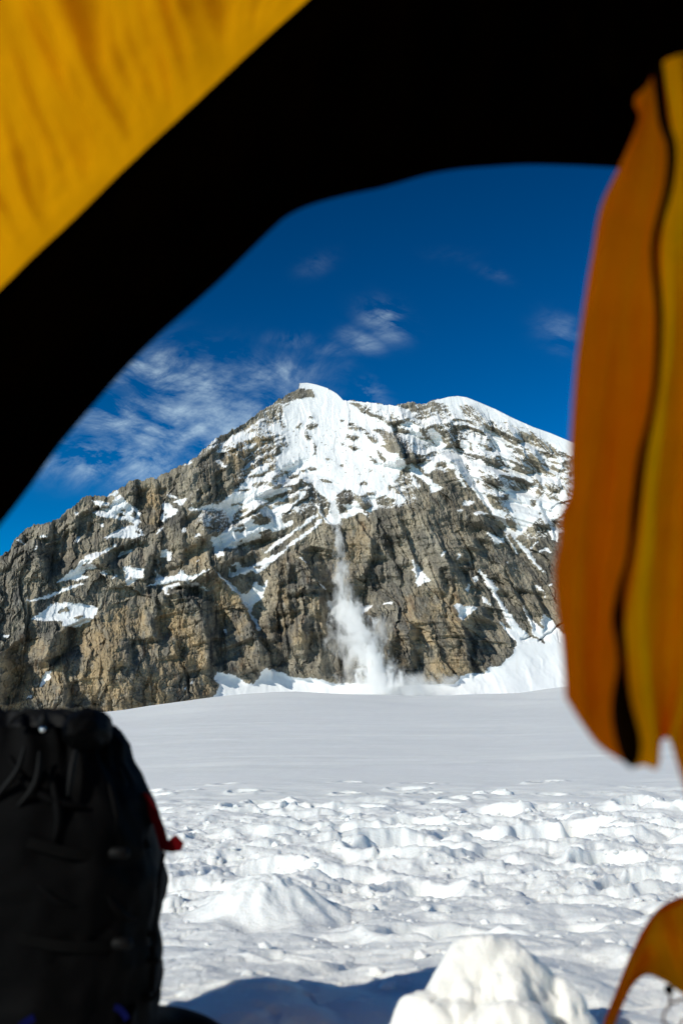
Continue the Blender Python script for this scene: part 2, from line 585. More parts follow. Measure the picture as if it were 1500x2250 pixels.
SNOW = [  # (frame, weight, outline of a snow field on the face)
    (ZA, 1, [(930, 460), (1050, 480), (1140, 500), (1190, 440), (1240, 405), (1290, 460), (1340, 510), (1400, 540), (1445, 600), (1450, 690), (1400, 740), (1480, 780), (1480, 830), (1400, 850), (1230, 850), (1060, 862), (1120, 820), (1230, 770), (1380, 710), (1370, 690), (1290, 680), (1200, 650), (1090, 650), (960, 600), (1060, 560), (1010, 520)]),
    (ZA, 1, [(1090, 430), (1150, 395), (1210, 355), (1230, 385), (1180, 420)]),
    (ZA, 1, [(580, 1310), (680, 1240), (780, 1160), (850, 1080), (930, 1015), (1020, 1005), (1100, 960), (1200, 925), (1225, 935), (1150, 965), (1060, 1010), (990, 1060), (940, 1120), (1030, 1160), (900, 1180), (830, 1230), (930, 1250), (800, 1295), (700, 1285), (610, 1315)]),
    (ZA, 1, [(1190, 1060), (1270, 980), (1380, 975), (1290, 1020)]),
    (ZA, 1, [(1305, 930), (1370, 880), (1380, 895), (1320, 935)]),
    (ZA, 1, [(1260, 1170), (1350, 1120), (1345, 1160), (1490, 1165), (1470, 1260), (1400, 1290), (1320, 1340), (1285, 1310), (1300, 1240)]),
    (ZA, 1, [(1130, 1290), (1220, 1210), (1210, 1250), (1150, 1285)]),
    (ZA, 1, [(1040, 1215), (1110, 1205), (1115, 1230), (1045, 1240)]),
    (ZA, 1, [(1000, 1225), (1100, 1175), (1135, 1175), (1050, 1215)]),
    (ZA, 1, [(395, 825), (500, 830), (490, 860), (400, 855)]),
    (ZA, 1, [(345, 990), (370, 960), (375, 925), (388, 950), (385, 985)]),
    (ZA, 1, [(170, 875), (200, 865), (270, 910), (262, 925)]),
    (ZA, 1, [(765, 910), (800, 850), (820, 830), (825, 880)]),
    (ZA, 1, [(765, 600), (800, 560), (808, 585), (795, 620)]),
    (ZA, 1, [(600, 1400), (720, 1350), (880, 1305), (870, 1322), (740, 1372), (640, 1408)]),
    (ZA, 1, [(1025, 700), (1075, 685), (1050, 715), (1070, 740), (1035, 735)]),
    (ZL, 1, [(140, 1205), (210, 1155), (245, 1130), (310, 1120), (400, 1130), (465, 1150), (450, 1185), (420, 1215), (360, 1240), (290, 1235), (300, 1210), (220, 1210)]),
    (ZL, 1, [(10, 1275), (55, 1272), (40, 1290), (15, 1288)]),
    (ZL, 1, [(180, 1520), (215, 1445), (245, 1445), (240, 1475), (195, 1520)]),
    (ZL, 1, [(110, 1580), (160, 1550), (150, 1570)]),
    (ZL, 1, [(120, 1115), (210, 1092), (270, 1072), (330, 1048), (400, 1033), (330, 1062), (230, 1102), (140, 1122)]),
    (ZL, 1, [(860, 1525), (880, 1518), (875, 1538)]), (ZL, 1, [(890, 1505), (915, 1480), (915, 1495), (895, 1510)]),
    (ZC, 1, [(80, 885), (170, 850), (210, 790), (195, 700), (230, 760), (270, 790), (370, 780), (430, 740), (470, 725), (520, 760), (560, 770), (640, 750), (700, 715), (755, 698), (750, 715), (660, 765), (600, 815), (500, 825), (430, 825), (370, 840), (260, 865), (130, 880)]),
    (ZC, .9, [(250, 890), (330, 880), (450, 840), (450, 880), (330, 900), (310, 940), (370, 1000), (300, 960)]),
    (ZC, .62, [(500, 830), (600, 830), (700, 870), (800, 940), (720, 930), (600, 890), (560, 910)]),
    (ZC, 1, [(250, 500), (310, 510), (365, 545), (350, 640), (320, 620), (310, 580), (260, 590)]),
    (ZC, 1, [(820, 720), (880, 780), (950, 830), (1010, 880), (1080, 970), (1130, 1100), (1190, 1160), (1240, 1230), (1280, 1320), (1260, 1345), (1220, 1260), (1150, 1150), (1060, 980), (960, 890), (860, 780)]),
    (ZC, 1, [(1080, 975), (1110, 950), (1140, 960), (1210, 850), (1250, 830), (1255, 880), (1300, 870), (1340, 810), (1355, 820), (1330, 900), (1300, 960), (1300, 1010), (1210, 1070), (1190, 1150), (1130, 1090)]),
    (ZC, 1, [(760, 360), (830, 370), (900, 310), (1000, 280), (1100, 270), (1110, 200), (1210, 195), (1190, 230), (1270, 260), (1370, 230), (1400, 180), (1500, 160), (1500, 270), (1400, 330), (1300, 340), (1280, 390), (1200, 410), (1090, 450), (1000, 480), (880, 475), (900, 560), (830, 590), (810, 530), (770, 430)]),
    (ZC, 1, [(520, 60), (600, 80), (700, 60), (800, 20), (860, 70), (850, 90), (690, 85), (640, 110), (560, 90)]),
    (ZC, 1, [(830, 30), (900, 0), (1000, -30), (1280, -40), (1300, 10), (1180, 50), (1080, 70), (1000, 140), (970, 210), (900, 120), (860, 60)]),
    (ZC, 1, [(1310, 50), (1390, 90), (1500, 40), (1500, 160), (1420, 160), (1340, 110)]),
    (ZC, 1, [(250, 60), (280, 20), (330, 20), (380, 90), (440, 100), (400, 140), (320, 190), (270, 240), (240, 180), (280, 120)]),
    (ZC, 1, [(160, 370), (220, 310), (290, 275), (260, 310), (190, 350)]),
    (ZC, 1, [(600, 340), (640, 335), (680, 370), (610, 375)]), (ZC, 1, [(640, 285), (690, 295), (660, 305)]),
    (ZC, 1, [(465, 325), (495, 270), (510, 320)]), (ZC, 1, [(580, 610), (665, 612), (620, 625)]),
    (ZC, 1, [(950, 780), (960, 660), (1020, 640), (1060, 615), (1070, 680), (1110, 700), (1210, 660), (1290, 620), (1380, 580), (1500, 520), (1500, 555), (1420, 600), (1400, 640), (1280, 740), (1240, 770), (1200, 720), (1130, 750), (1050, 770), (1000, 790)]),
    (ZC, 1, [(1310, 540), (1400, 470), (1500, 390), (1500, 420), (1400, 500), (1330, 545)]),
    (ZC, 1, [(890, 1320), (930, 1320), (940, 1390), (910, 1360)]),
    (ZE, 1, [(0, 460), (100, 390), (230, 290), (330, 215), (460, 130), (470, 150), (360, 240), (230, 330), (110, 410), (0, 480)]),
    (ZE, 1, [(0, 605), (110, 505), (220, 405), (330, 325), (430, 255), (480, 190), (510, 200), (440, 285), (320, 375), (200, 455), (90, 545), (0, 635)]),
    (ZE, 1, [(440, 50), (470, 60), (520, 180), (560, 180), (590, 0), (640, 0), (680, 150), (700, 200), (690, 240), (610, 250), (540, 220), (480, 130)]),
    (ZE, .8, [(690, 150), (800, 110), (740, 70), (650, 30), (800, 40), (850, 0), (900, 60), (960, 130), (1010, 190), (980, 170), (900, 120), (800, 170), (700, 190)]),
    (ZE, 1, [(960, 100), (1030, 60), (1010, 0), (1060, 0), (1060, 80), (1000, 130)]),
    (ZE, 1, [(0, 50), (130, 40), (200, 50), (150, 90), (80, 110), (0, 120)]),
    (ZE, 1, [(0, 190), (60, 200), (140, 230), (190, 190), (215, 250), (120, 290), (0, 330)]),
    (ZE, 1, [(240, 110), (280, 80), (260, 130)]),
    (ZE, 1, [(800, 1080), (860, 1075), (870, 1095), (940, 1100), (1030, 1065), (1030, 1080), (920, 1170), (830, 1140)]),
    (ZE, 1, [(1110, 1070), (1160, 1050), (1225, 1030), (1220, 1060), (1150, 1075)]),
    (ZE, 1, [(560, 1030), (620, 1050), (640, 1130), (660, 1200), (620, 1215), (580, 1120)]),
    (ZE, .9, [(240, 575), (290, 588), (345, 645), (325, 645), (280, 605)]), (ZE, .9, [(440, 812), (500, 858), (558, 928), (538, 922), (480, 864)]),
    (ZD, 1, [(268, 42), (350, 40), (440, 58), (560, 98), (660, 155), (720, 218), (790, 270), (860, 310), (920, 360), (1000, 400), (1080, 410), (1130, 440), (1200, 500), (1260, 545), (1200, 560), (1130, 530), (1050, 510), (1020, 530), (1100, 600), (1170, 690), (1100, 690), (1180, 760), (1290, 780), (1330, 830), (1380, 900), (1310, 950), (1290, 1000), (1260, 1060), (1240, 1120), (1230, 1180), (1300, 1200), (1370, 1250), (1310, 1310), (1250, 1250), (1150, 1210), (1060, 1240), (1060, 1290), (1000, 1360), (960, 1380), (930, 1340), (800, 1230), (700, 1160), (640, 1230), (640, 1400), (570, 1400), (590, 1260), (540, 1240), (480, 1200), (430, 1100), (350, 1040), (250, 980), (140, 960), (30, 960), (40, 830), (90, 780), (60, 720), (180, 700), (130, 640), (110, 580), (0, 560), (0, 490), (80, 460), (130, 510), (100, 430), (100, 330), (180, 250), (250, 210), (400, 200), (440, 190), (400, 120), (300, 110), (262, 100)]),
    (ZD, 1, [(1060, 350), (1150, 400), (1250, 450), (1400, 540), (1500, 600), (1500, 490), (1400, 440), (1300, 480), (1200, 420), (1150, 380)]),
    (ZD, 1, [(1290, 330), (1380, 330), (1430, 420), (1380, 400)]),
    (ZD, .9, [(720, 225), (900, 245), (1040, 260), (1150, 270), (1260, 288), (1300, 285), (1260, 300), (1100, 285), (900, 262), (780, 250)]),
    (ZD, 1, [(1370, 890), (1500, 930), (1500, 960), (1400, 930)]),
    (ZD, .9, [(0, 1160), (100, 1130), (200, 1120), (190, 1160), (80, 1180)]),
    (ZD, .9, [(0, 1340), (120, 1290), (200, 1300), (270, 1230), (240, 1180), (330, 1150), (330, 1210), (250, 1290), (130, 1370), (0, 1380)]),
    (ZF, 1, [(220, 130), (300, 100), (420, 70), (520, 80), (640, 130), (780, 180), (880, 245), (1000, 295), (1150, 355), (1300, 415), (1440, 465), (1700, 560), (1700, 700), (1440, 620), (1330, 560), (1240, 500), (1160, 420), (1050, 370), (960, 350), (900, 320), (830, 320), (790, 340), (700, 270), (620, 200), (560, 170), (500, 160), (440, 170), (480, 240), (520, 300), (440, 290), (380, 230), (350, 170), (280, 150)]),
    (ZF, 1, [(160, 390), (220, 380), (270, 430), (310, 500), (330, 570), (260, 580), (230, 520), (170, 450)]),
    (ZF, 1, [(280, 620), (330, 640), (400, 700), (420, 740), (370, 750), (320, 690)]),
    (ZF, 1, [(380, 520), (420, 570), (470, 650), (500, 720), (550, 800), (600, 870), (660, 940), (720, 970), (690, 1010), (740, 1080), (800, 1150), (860, 1200), (900, 1280), (860, 1260), (760, 1180), (720, 1110), (660, 1060), (580, 960), (560, 880), (500, 790), (450, 700), (410, 600)]),
    (ZF, 1, [(510, 650), (560, 680), (640, 660), (650, 650), (690, 720), (680, 770), (620, 760), (640, 830), (680, 880), (640, 890), (590, 850), (540, 760)]),
    (ZF, 1, [(470, 490), (540, 500), (550, 560), (510, 590), (460, 540)]),
    (ZF, 1, [(520, 390), (570, 440), (620, 520), (700, 560), (650, 620), (590, 590), (550, 500)]),
    (ZF, 1, [(600, 330), (690, 360), (730, 400), (800, 440), (860, 480), (890, 560), (960, 570), (900, 640), (920, 700), (980, 720), (920, 750), (860, 700), (830, 640), (790, 590), (750, 500), (700, 420)]),
    (ZF, 1, [(880, 810), (940, 780), (1020, 800), (1080, 830), (1150, 860), (1110, 880), (1020, 830), (940, 825)]),
    (ZF, 1, [(800, 905), (870, 920), (930, 960), (1000, 970), (1060, 960), (1150, 890), (1170, 920), (1120, 1000), (1100, 1080), (1130, 1100), (1200, 1000), (1230, 960), (1280, 1040), (1340, 1040), (1390, 1100), (1440, 1110), (1380, 1180), (1310, 1230), (1240, 1220), (1210, 1140), (1180, 1130), (1150, 1220), (1100, 1280), (1020, 1350), (980, 1350), (970, 1250), (920, 1150), (850, 1060), (910, 1040), (900, 980), (850, 930)]),
    (ZF, 1, [(730, 1100), (830, 1130), (900, 1150), (870, 1190), (910, 1290), (1000, 1350), (960, 1400), (900, 1320), (860, 1220), (770, 1170)]),
    (ZF, 1, [(1150, 790), (1210, 790), (1240, 830), (1360, 820), (1340, 850), (1250, 850), (1220, 880), (1290, 990), (1250, 960), (1190, 860)]),
    (ZF, 1, [(1230, 650), (1310, 660), (1420, 650), (1400, 690), (1270, 680)]), (ZF, 1, [(1340, 700), (1410, 730), (1390, 770), (1350, 745)]),
    (ZF, 1, [(1370, 780), (1440, 830), (1420, 840)]), (ZF, 1, [(1350, 980), (1400, 950), (1440, 1000), (1420, 1050), (1360, 1020)]),
    (ZF, 1, [(1180, 590), (1240, 650), (1310, 760), (1250, 710)]),
    (ZF, 1, [(0, 700), (60, 740), (120, 790), (180, 830), (220, 870), (310, 930), (200, 970), (170, 900), (100, 840), (20, 800), (110, 940), (20, 890)]),
    (ZF, 1, [(90, 700), (240, 670), (240, 730), (180, 800), (120, 760)]), (ZF, 1, [(0, 390), (80, 410), (150, 470), (100, 475), (0, 430)]),
    (ZF, 1, [(480, 1080), (500, 1040), (590, 1050), (540, 1090)]), (ZF, 1, [(580, 1160), (650, 1140), (730, 1160), (640, 1165), (600, 1185)]),
    (ZF, 1, [(690, 1300), (740, 1340), (830, 1390), (760, 1400), (710, 1350)]), (ZF, 1, [(430, 1140), (480, 1120), (470, 1150)]),
    (ZF, 1, [(405, 790), (440, 760), (470, 840), (540, 940), (500, 920), (440, 850)]),
    (ZF, 1, [(1260, 1310), (1360, 1330), (1360, 1417), (1300, 1400)]),
    (ZF, 1, [(700, 800), (740, 775), (830, 785), (770, 795)]),
    (ZG, 1, [(20, 320), (60, 370), (100, 420), (160, 490), (210, 520), (130, 550), (60, 585), (55, 500), (30, 420)]),
    (ZG, 1, [(400, 755), (440, 725), (500, 755), (600, 765), (620, 785), (550, 830), (480, 885), (450, 860), (430, 800)]),
    (ZG, 1, [(275, 300), (300, 245), (320, 250), (290, 310)]), (ZG, 1, [(425, 320), (450, 270), (475, 285), (435, 350)]),
    (ZG, 1, [(690, 50), (760, 100), (790, 130), (860, 140), (870, 165), (780, 200), (750, 150), (700, 90)]),
    (ZG, 1, [(870, 0), (900, 60), (900, 140), (960, 230), (1000, 280), (970, 280), (900, 170), (875, 80)]),
    (ZG, 1, [(940, 120), (1000, 160), (1060, 220), (1130, 290), (1150, 350), (1200, 410), (1260, 465), (1220, 450), (1140, 380), (1060, 290), (990, 200)]),
    (ZG, 1, [(1085, 230), (1130, 190), (1190, 150), (1110, 240)]), (ZG, 1, [(1150, 290), (1200, 240), (1260, 220), (1300, 280), (1230, 250)]),
    (ZG, 1, [(570, 490), (620, 480), (630, 520), (600, 540)]),
    (ZG, 1, [(610, 430), (650, 420), (700, 490), (740, 510), (780, 570), (820, 605), (780, 625), (830, 700), (870, 770), (940, 860), (1000, 940), (1060, 1000), (1100, 1030), (1190, 1080), (1240, 1110), (1260, 1150), (1000, 1150), (970, 1090), (900, 1010), (850, 950), (790, 880), (850, 920), (930, 980), (940, 990), (880, 880), (830, 770), (760, 650), (700, 570), (660, 510), (700, 540)]),
    (ZG, 1, [(650, 650), (700, 690), (750, 760), (720, 750), (670, 720)]),
    (ZG, 1, [(1010, 710), (1060, 790), (1110, 870), (1170, 930), (1240, 1000), (1270, 1060), (1200, 1070), (1120, 1010), (1110, 930), (1050, 820)]),
    (ZG, 1, [(1170, 760), (1210, 800), (1280, 870), (1340, 940), (1400, 1000), (1700, 1080), (1700, 1180), (1260, 1170), (1240, 1080), (1220, 980), (1200, 900), (1220, 820)]),
    (ZG, 1, [(520, 600), (530, 545), (552, 560), (545, 610), (530, 630)]), (ZG, 1, [(1125, 555), (1200, 580), (1230, 620), (1245, 700), (1230, 690), (1215, 620), (1160, 590)]),
    (ZG, 1, [(1260, 570), (1300, 545), (1310, 560), (1275, 580)]), (ZG, 1, [(870, 345), (940, 385), (990, 420), (970, 420), (900, 370)]),
    (ZB, 1, [(970, 640), (1040, 590), (1100, 570), (1110, 590), (1230, 570), (1220, 600), (1180, 635), (1120, 630), (1060, 640)]),
    (ZB, 1, [(800, 770), (850, 740), (925, 745), (930, 765), (860, 775)]), (ZB, 1, [(860, 605), (930, 562), (1000, 530), (900, 600)]),
    (ZB, 1, [(810, 860), (850, 850), (900, 905), (965, 950), (880, 905)]), (ZB, 1, [(1120, 690), (1180, 710), (1215, 700), (1190, 735), (1140, 715)]),
    (ZB, 1, [(1130, 770), (1170, 765), (1165, 785)]), (ZB, 1, [(1350, 520), (1420, 480), (1480, 450), (1520, 590), (1400, 570)]),
    (ZB, 1, [(1180, 1005), (1230, 950), (1290, 940), (1350, 910), (1355, 960), (1280, 985)]), (ZB, 1, [(1410, 940), (1500, 930), (1440, 970)]),
    (ZB, 1, [(1140, 1040), (1180, 1050), (1260, 1040), (1230, 1080), (1180, 1100), (1240, 1150), (1320, 1110), (1420, 1150), (1500, 1130), (1500, 1180), (1400, 1220), (1310, 1240), (1280, 1260), (1260, 1290), (1180, 1310), (1050, 1350), (980, 1400), (850, 1350), (840, 1290), (900, 1270), (960, 1210), (1050, 1140), (1100, 1080)]),
    (ZB, 1, [(310, 1200), (350, 1200), (420, 1220), (430, 1250), (370, 1240)]), (ZB, 1, [(360, 1280), (430, 1260), (520, 1240), (490, 1300), (440, 1310), (420, 1280)]),
    (ZB, 1, [(520, 1188), (565, 1203), (545, 1212)]), (ZB, 1, [(620, 1160), (650, 1132), (645, 1162)]), (ZB, 1, [(1420, 660), (1500, 640), (1500, 655)]),
    (ZB, 1, [(1440, 830), (1500, 780), (1520, 870), (1470, 880)]), (ZB, .9, [(470, 905), (560, 860), (560, 880)]),
]
ROCKS = [
    (ZA, [(1030, 505), (1130, 510), (1130, 545), (1060, 535)]), (ZA, [(1195, 600), (1260, 595), (1310, 640), (1220, 640)]),
    (ZA, [(1350, 580), (1395, 580), (1400, 650), (1360, 640)]), (ZA, [(1250, 560), (1300, 560), (1290, 590), (1255, 585)]),
    (ZA, [(1395, 770), (1450, 770), (1450, 810), (1405, 805)]), (ZA, [(840, 1130), (960, 1060), (930, 1085), (850, 1145)]),
    (ZA, [(1335, 1250), (1370, 1245), (1365, 1280), (1340, 1280)]),
    (ZL, [(270, 1165), (310, 1150), (320, 1135), (330, 1160), (280, 1172)]), (ZL, [(340, 1190), (400, 1180), (370, 1205)]),
    (ZC, [(1000, 310), (1060, 290), (1130, 280), (1100, 310), (1020, 325)]), (ZC, [(1040, 415), (1110, 405), (1070, 428)]),
    (ZC, [(1250, 330), (1380, 290), (1400, 350), (1300, 370)]), (ZC, [(980, 40), (1090, 30), (1090, 45), (990, 55)]),
    (ZC, [(285, 125), (320, 125), (320, 165), (290, 165)]), (ZC, [(1210, 680), (1290, 665), (1280, 700), (1220, 705)]),
    (ZC, [(965, 670), (1030, 670), (1030, 740), (970, 750)]),
    (ZD, [(760, 480), (820, 465), (920, 510), (1000, 560), (1080, 620), (1080, 670), (1020, 670), (960, 600), (900, 540), (850, 560), (820, 530), (760, 525)]),
    (ZD, [(745, 580), (800, 575), (860, 590), (880, 630), (830, 650), (750, 620)]), (ZD, [(765, 690), (840, 700), (910, 730), (830, 750), (770, 710)]),
    (ZD, [(340, 410), (390, 385), (430, 410), (390, 425)]), (ZD, [(330, 490), (390, 465), (470, 480), (440, 520), (380, 535), (340, 520)]),
    (ZD, [(310, 560), (340, 520), (380, 590), (385, 640), (340, 630), (315, 600)]), (ZD, [(225, 510), (280, 460), (320, 435), (290, 490), (260, 525)]),
    (ZD, [(60, 480), (90, 470), (130, 520), (100, 550)]), (ZD, [(485, 1050), (520, 1035), (560, 1050), (610, 1070), (600, 1090), (500, 1085)]),
    (ZD, [(870, 1090), (930, 1065), (970, 1080), (960, 1115), (890, 1115)]), (ZD, [(680, 430), (710, 425), (730, 450), (700, 470)]),
    (ZD, [(650, 1190), (720, 1160), (780, 1150), (860, 1200), (950, 1200), (1000, 1280), (1020, 1330), (950, 1370), (900, 1310), (820, 1240), (810, 1290), (700, 1290), (640, 1250)]),
    (ZD, [(415, 640), (440, 660), (440, 780), (415, 820)]), (ZD, [(530, 830), (570, 820), (590, 840), (560, 855)]),
    (ZD, [(980, 950), (1030, 955), (1030, 975), (985, 975)]), (ZD, [(700, 655), (735, 680), (730, 700), (700, 680)]),
    (ZD, [(1060, 720), (1100, 760), (1170, 860), (1140, 870), (1080, 790)]), (ZD, [(950, 1170), (1030, 1180), (1040, 1210), (970, 1215)]),
    (ZD, [(1170, 1100), (1240, 1110), (1220, 1190), (1180, 1160)]), (ZD, [(340, 920), (400, 910), (455, 940), (440, 955), (350, 950)]),
    (ZD, [(280, 960), (320, 940), (345, 955), (310, 980)]), (ZD, [(980, 810), (1040, 830), (1060, 880), (1010, 850)]), (ZD, [(680, 890), (720, 895), (735, 925), (700, 925)]),
    (ZF, [(1010, 1080), (1050, 1085), (1030, 1100)]), (ZF, [(1100, 1090), (1190, 960), (1190, 1020), (1130, 1100)]),
    (ZB, [(1030, 1160), (1150, 1140), (1200, 1160), (1060, 1175)]), (ZB, [(970, 1300), (1090, 1290), (1050, 1320), (980, 1320)]),
]
BASE = [(-700, 1620), (-100, 1612), (0, 1605), (120, 1592), (230, 1578), (380, 1553), (450, 1537), (473, 1527), (481, 1508), (472, 1492), (475, 1475), (492, 1478), (520, 1485), (540, 1500),
        (556, 1503), (572, 1482), (582, 1468), (600, 1471), (640, 1487), (690, 1490), (735, 1500), (800, 1502), (900, 1505), (1000, 1502), (1012, 1487),
        (1030, 1479), (1062, 1478), (1078, 1465), (1092, 1465), (1110, 1452), (1128, 1436), (1133, 1420), (1150, 1418), (1200, 1415), (1260, 1412), (1700, 1400)]
BASE_S = [(u, v) for u, v in BASE]
RIDGE = [(-800, 1370), (-300, 1290), (-100, 1245), (0, 1225), (22, 1205), (35, 1185), (50, 1165), (85, 1150), (115, 1148), (130, 1138), (150, 1118), (165, 1112), (185, 1092), (193, 1087), (215, 1090), (232, 1092), (250, 1080), (270, 1070), (285, 1056), (320, 1055), (345, 1048), (375, 1033), (400, 1022), (430, 1005), (450, 985), (475, 965), (500, 950), (530, 935), (560, 915), (580, 897), (600, 885), (630, 868), (648, 859), (656.5, 853), (657, 842), (675, 841), (695, 845), (720, 853), (740, 865), (754, 879), (790, 882), (820, 885), (850, 890), (870, 891), (885, 887), (897, 882), (910, 884), (925, 889), (935, 886), (950, 880), (967, 877), (985, 872), (1005, 870), (1025, 873), (1055, 885), (1090, 900), (1125, 918), (1170, 938), (1210, 952), (1257, 972), (1320, 1000), (1450, 1070), (1700, 1150), (2200, 1300)]
RU = np.array([p[0] for p in RIDGE], float)
RV = np.array([p[1] for p in RIDGE], float)

# masks rasterised on a regular map of the face (1 cell = 1 unit of the survey grid)
U0, U1, V0, V1 = -500, 1700, 820, 1640
mu, mv = np.meshgrid(np.arange(U0, U1), np.arange(V0, V1))


def raster(mask, poly, val, mode='max'):
    P = np.array(poly, float)
    x0, x1 = int(max(P[:, 0].min() - 2, U0)), int(min(P[:, 0].max() + 2, U1))
    y0, y1 = int(max(P[:, 1].min() - 2, V0)), int(min(P[:, 1].max() + 2, V1))
    if x1 <= x0 or y1 <= y0:
        return
    gx, gy = np.meshgrid(np.arange(x0, x1), np.arange(y0, y1))
    ins = np.zeros(gx.shape, bool)
    n = len(P)
    for i in range(n):
        xa, ya = P[i]
        xb, yb = P[(i + 1) % n]
        if ya == yb:
            continue
        c = ((ya > gy) != (yb > gy)) & (gx < (xb - xa) * (gy - ya) / (yb - ya) + xa)
        ins ^= c
    s = mask[y0 - V0:y1 - V0, x0 - U0:x1 - U0]
    if mode == 'max':
        s[ins] = np.maximum(s[ins], val)
    else:
        s[ins] = val


snowmap = np.zeros(mu.shape, np.float32)
# zones of broken snow on ledges
for poly, w in [(zp(ZF, [(-150, 130), (240, 120), (1700, 520), (1700, 1300), (1100, 1417), (600, 950), (300, 760), (0, 560), (-150, 300)]), 0.43),
                (zp(ZD, [(-60, 250), (250, 200), (250, 1000), (1400, 1000), (1500, 1300), (700, 1400), (-500, 1500), (-300, 900)]), 0.30),
                (zp(ZB, [(700, 700), (1450, 250), (1500, 700), (1000, 800)]), 0.22),
                (zp(ZC, [(500, 0), (1500, 0), (1500, 500), (900, 700), (750, 500)]), 0.22),
                (zp(ZD, [(720, 230), (1500, 250), (1500, 600), (1150, 420)]), 0.42)]:
    raster(snowmap, poly, w)
snowmap = blur(snowmap, 6)
for z, w, p in SNOW:
    raster(snowmap, zp(z, p), w)
for z, p in ROCKS:
    raster(snowmap, zp(z, p), 0.12, 'set')
solid = blur((snowmap > 0.75).astype(np.float32), 9)
apron = np.zeros(mu.shape, np.float32)
bx = np.array([p[0] for p in BASE], float)
by = np.array([p[1] for p in BASE], float)
raster(apron, BASE + [(1700, 1700), (-700, 1700)], 1.0)
snowmap = np.maximum(snowmap, apron)
snowmap = blur(snowmap, 1)
apron_s = blur(apron, 4)

ochremap = np.zeros(mu.shape, np.float32)
for poly, w in [(zp(ZL, [(300, 1260), (480, 1150), (700, 1100), (850, 1150), (1000, 1400), (1000, 1580), (700, 1650), (400, 1660), (250, 1600), (280, 1400)]), 0.95),
                (zp(ZL, [(0, 1300), (260, 1250), (300, 1600), (0, 1700)]), 0.6),
                (zp(ZC, [(780, 700), (1000, 930), (1150, 1150), (1180, 1600), (950, 1600), (880, 1100), (760, 850)]), 1.0),
                (zp(ZH, [(200, 0), (370, 0), (430, 360), (250, 360)]), 1.0),
                (zp(ZL, [(660, 560), (760, 600), (760, 760), (690, 800), (650, 700)]), 0.9),
                (zp(ZB, [(900, 650), (1200, 600), (1370, 560), (1380, 900), (1000, 1150), (900, 900)]), 0.8),
                (zp(ZE, [(60, 600), (350, 600), (480, 1000), (560, 1500), (0, 1500)]), 0.7),
                (zp(ZE, [(850, 200), (1020, 250), (1000, 500), (880, 700), (720, 500)]), 0.6),
                (zp(ZR, [(560, 1100), (900, 1050), (950, 1500), (560, 1480)]), 0.65),
                (zp(ZC, [(500, 480), (620, 470), (760, 650), (550, 700)]), 0.8)]:
    raster(ochremap, poly, w)
ochremap = blur(ochremap, 12) + 0.18
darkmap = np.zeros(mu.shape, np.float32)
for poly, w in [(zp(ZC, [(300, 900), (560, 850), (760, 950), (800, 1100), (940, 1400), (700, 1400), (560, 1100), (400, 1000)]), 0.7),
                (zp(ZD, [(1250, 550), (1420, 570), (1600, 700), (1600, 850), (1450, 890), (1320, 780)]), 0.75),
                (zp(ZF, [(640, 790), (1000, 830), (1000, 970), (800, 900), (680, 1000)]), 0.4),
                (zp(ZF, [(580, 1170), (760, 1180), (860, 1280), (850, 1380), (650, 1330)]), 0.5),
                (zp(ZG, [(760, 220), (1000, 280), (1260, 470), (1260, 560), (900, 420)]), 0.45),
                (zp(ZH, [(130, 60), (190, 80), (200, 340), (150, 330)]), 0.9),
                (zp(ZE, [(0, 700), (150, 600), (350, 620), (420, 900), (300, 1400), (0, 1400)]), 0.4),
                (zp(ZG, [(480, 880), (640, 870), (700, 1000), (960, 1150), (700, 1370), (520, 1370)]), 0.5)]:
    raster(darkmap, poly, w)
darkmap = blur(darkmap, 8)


def samp(mp, u, v):
    x = np.clip(u - U0, 0, mp.shape[1] - 1.001)
    y = np.clip(v - V0, 0, mp.shape[0] - 1.001)
    xi = x.astype(np.int32)
    yi = y.astype(np.int32)
    fx = (x - xi).astype(np.float32)
    fy = (y - yi).astype(np.float32)
    return (mp[yi, xi] * (1 - fx) * (1 - fy) + mp[yi, xi + 1] * fx * (1 - fy) + mp[yi + 1, xi] * (1 - fx) * fy + mp[yi + 1, xi + 1] * fx * fy)


# survey grid of the face
ucols = np.r_[np.arange(-480, -20, 9.0), np.arange(-20, 1290, 1.38), np.arange(1290, 1690, 9.0)]
NROW = 600
tt = np.linspace(0, 1, NROW) ** 1.0
ridge_v = np.interp(ucols, RU, RV)
snowridge = sstep(ucols, 640, 660) * (1 - sstep(ucols, 745, 765)) + sstep(ucols, 955, 975)
rn = fbm(ucols / 14.0, ucols * 0 + 2.2, 4, 91, 0.62)
ridge_v = ridge_v + rn * 6.5 * (1 - snowridge) * (1 + 0.6 * (ucols < 640))
bot_v = np.interp(ucols, [-500, 0, 480, 560, 1700], [1640, 1632, 1600, 1572, 1572])
GU = np.repeat(ucols[None, :], NROW, 0)
GV = bot_v[None, :] + (ridge_v - bot_v)[None, :] * tt[:, None]     # row 0 = foot, last row = crest

# lean of the joints: upright on the left, raking down to the right on the right-hand face
lean = np.interp(GU, [-500, 150, 560, 760, 900, 1100, 1300], [-0.12, -0.10, 0.08, 0.12, 0.30, 0.55, 0.6])
QU = GU - lean * (GV - 1250.0)
w1 = fbm(GU / 60, GV / 60, 4, 5)
w2 = fbm(GU / 60, GV / 60, 4, 55)
w3 = fbm(GU / 14, GV / 14, 3, 6)
w4 = fbm(GU / 14, GV / 14, 3, 56)
wu = QU + w1 * 16 + w3 * 4
wv = GV + w2 * 16 + w4 * 4

# snow on the face, outlines broken up
su = GU + w3 * 5.0 + fbm(GU / 5, GV / 5, 3, 77) * 3.0
sv = GV + w4 * 4.0 + fbm(GU / 5, GV / 5, 3, 78) * 2.5
S = samp(snowmap, su, sv)
AP = samp(apron_s, GU, GV)
SOL = samp(solid, GU, GV)

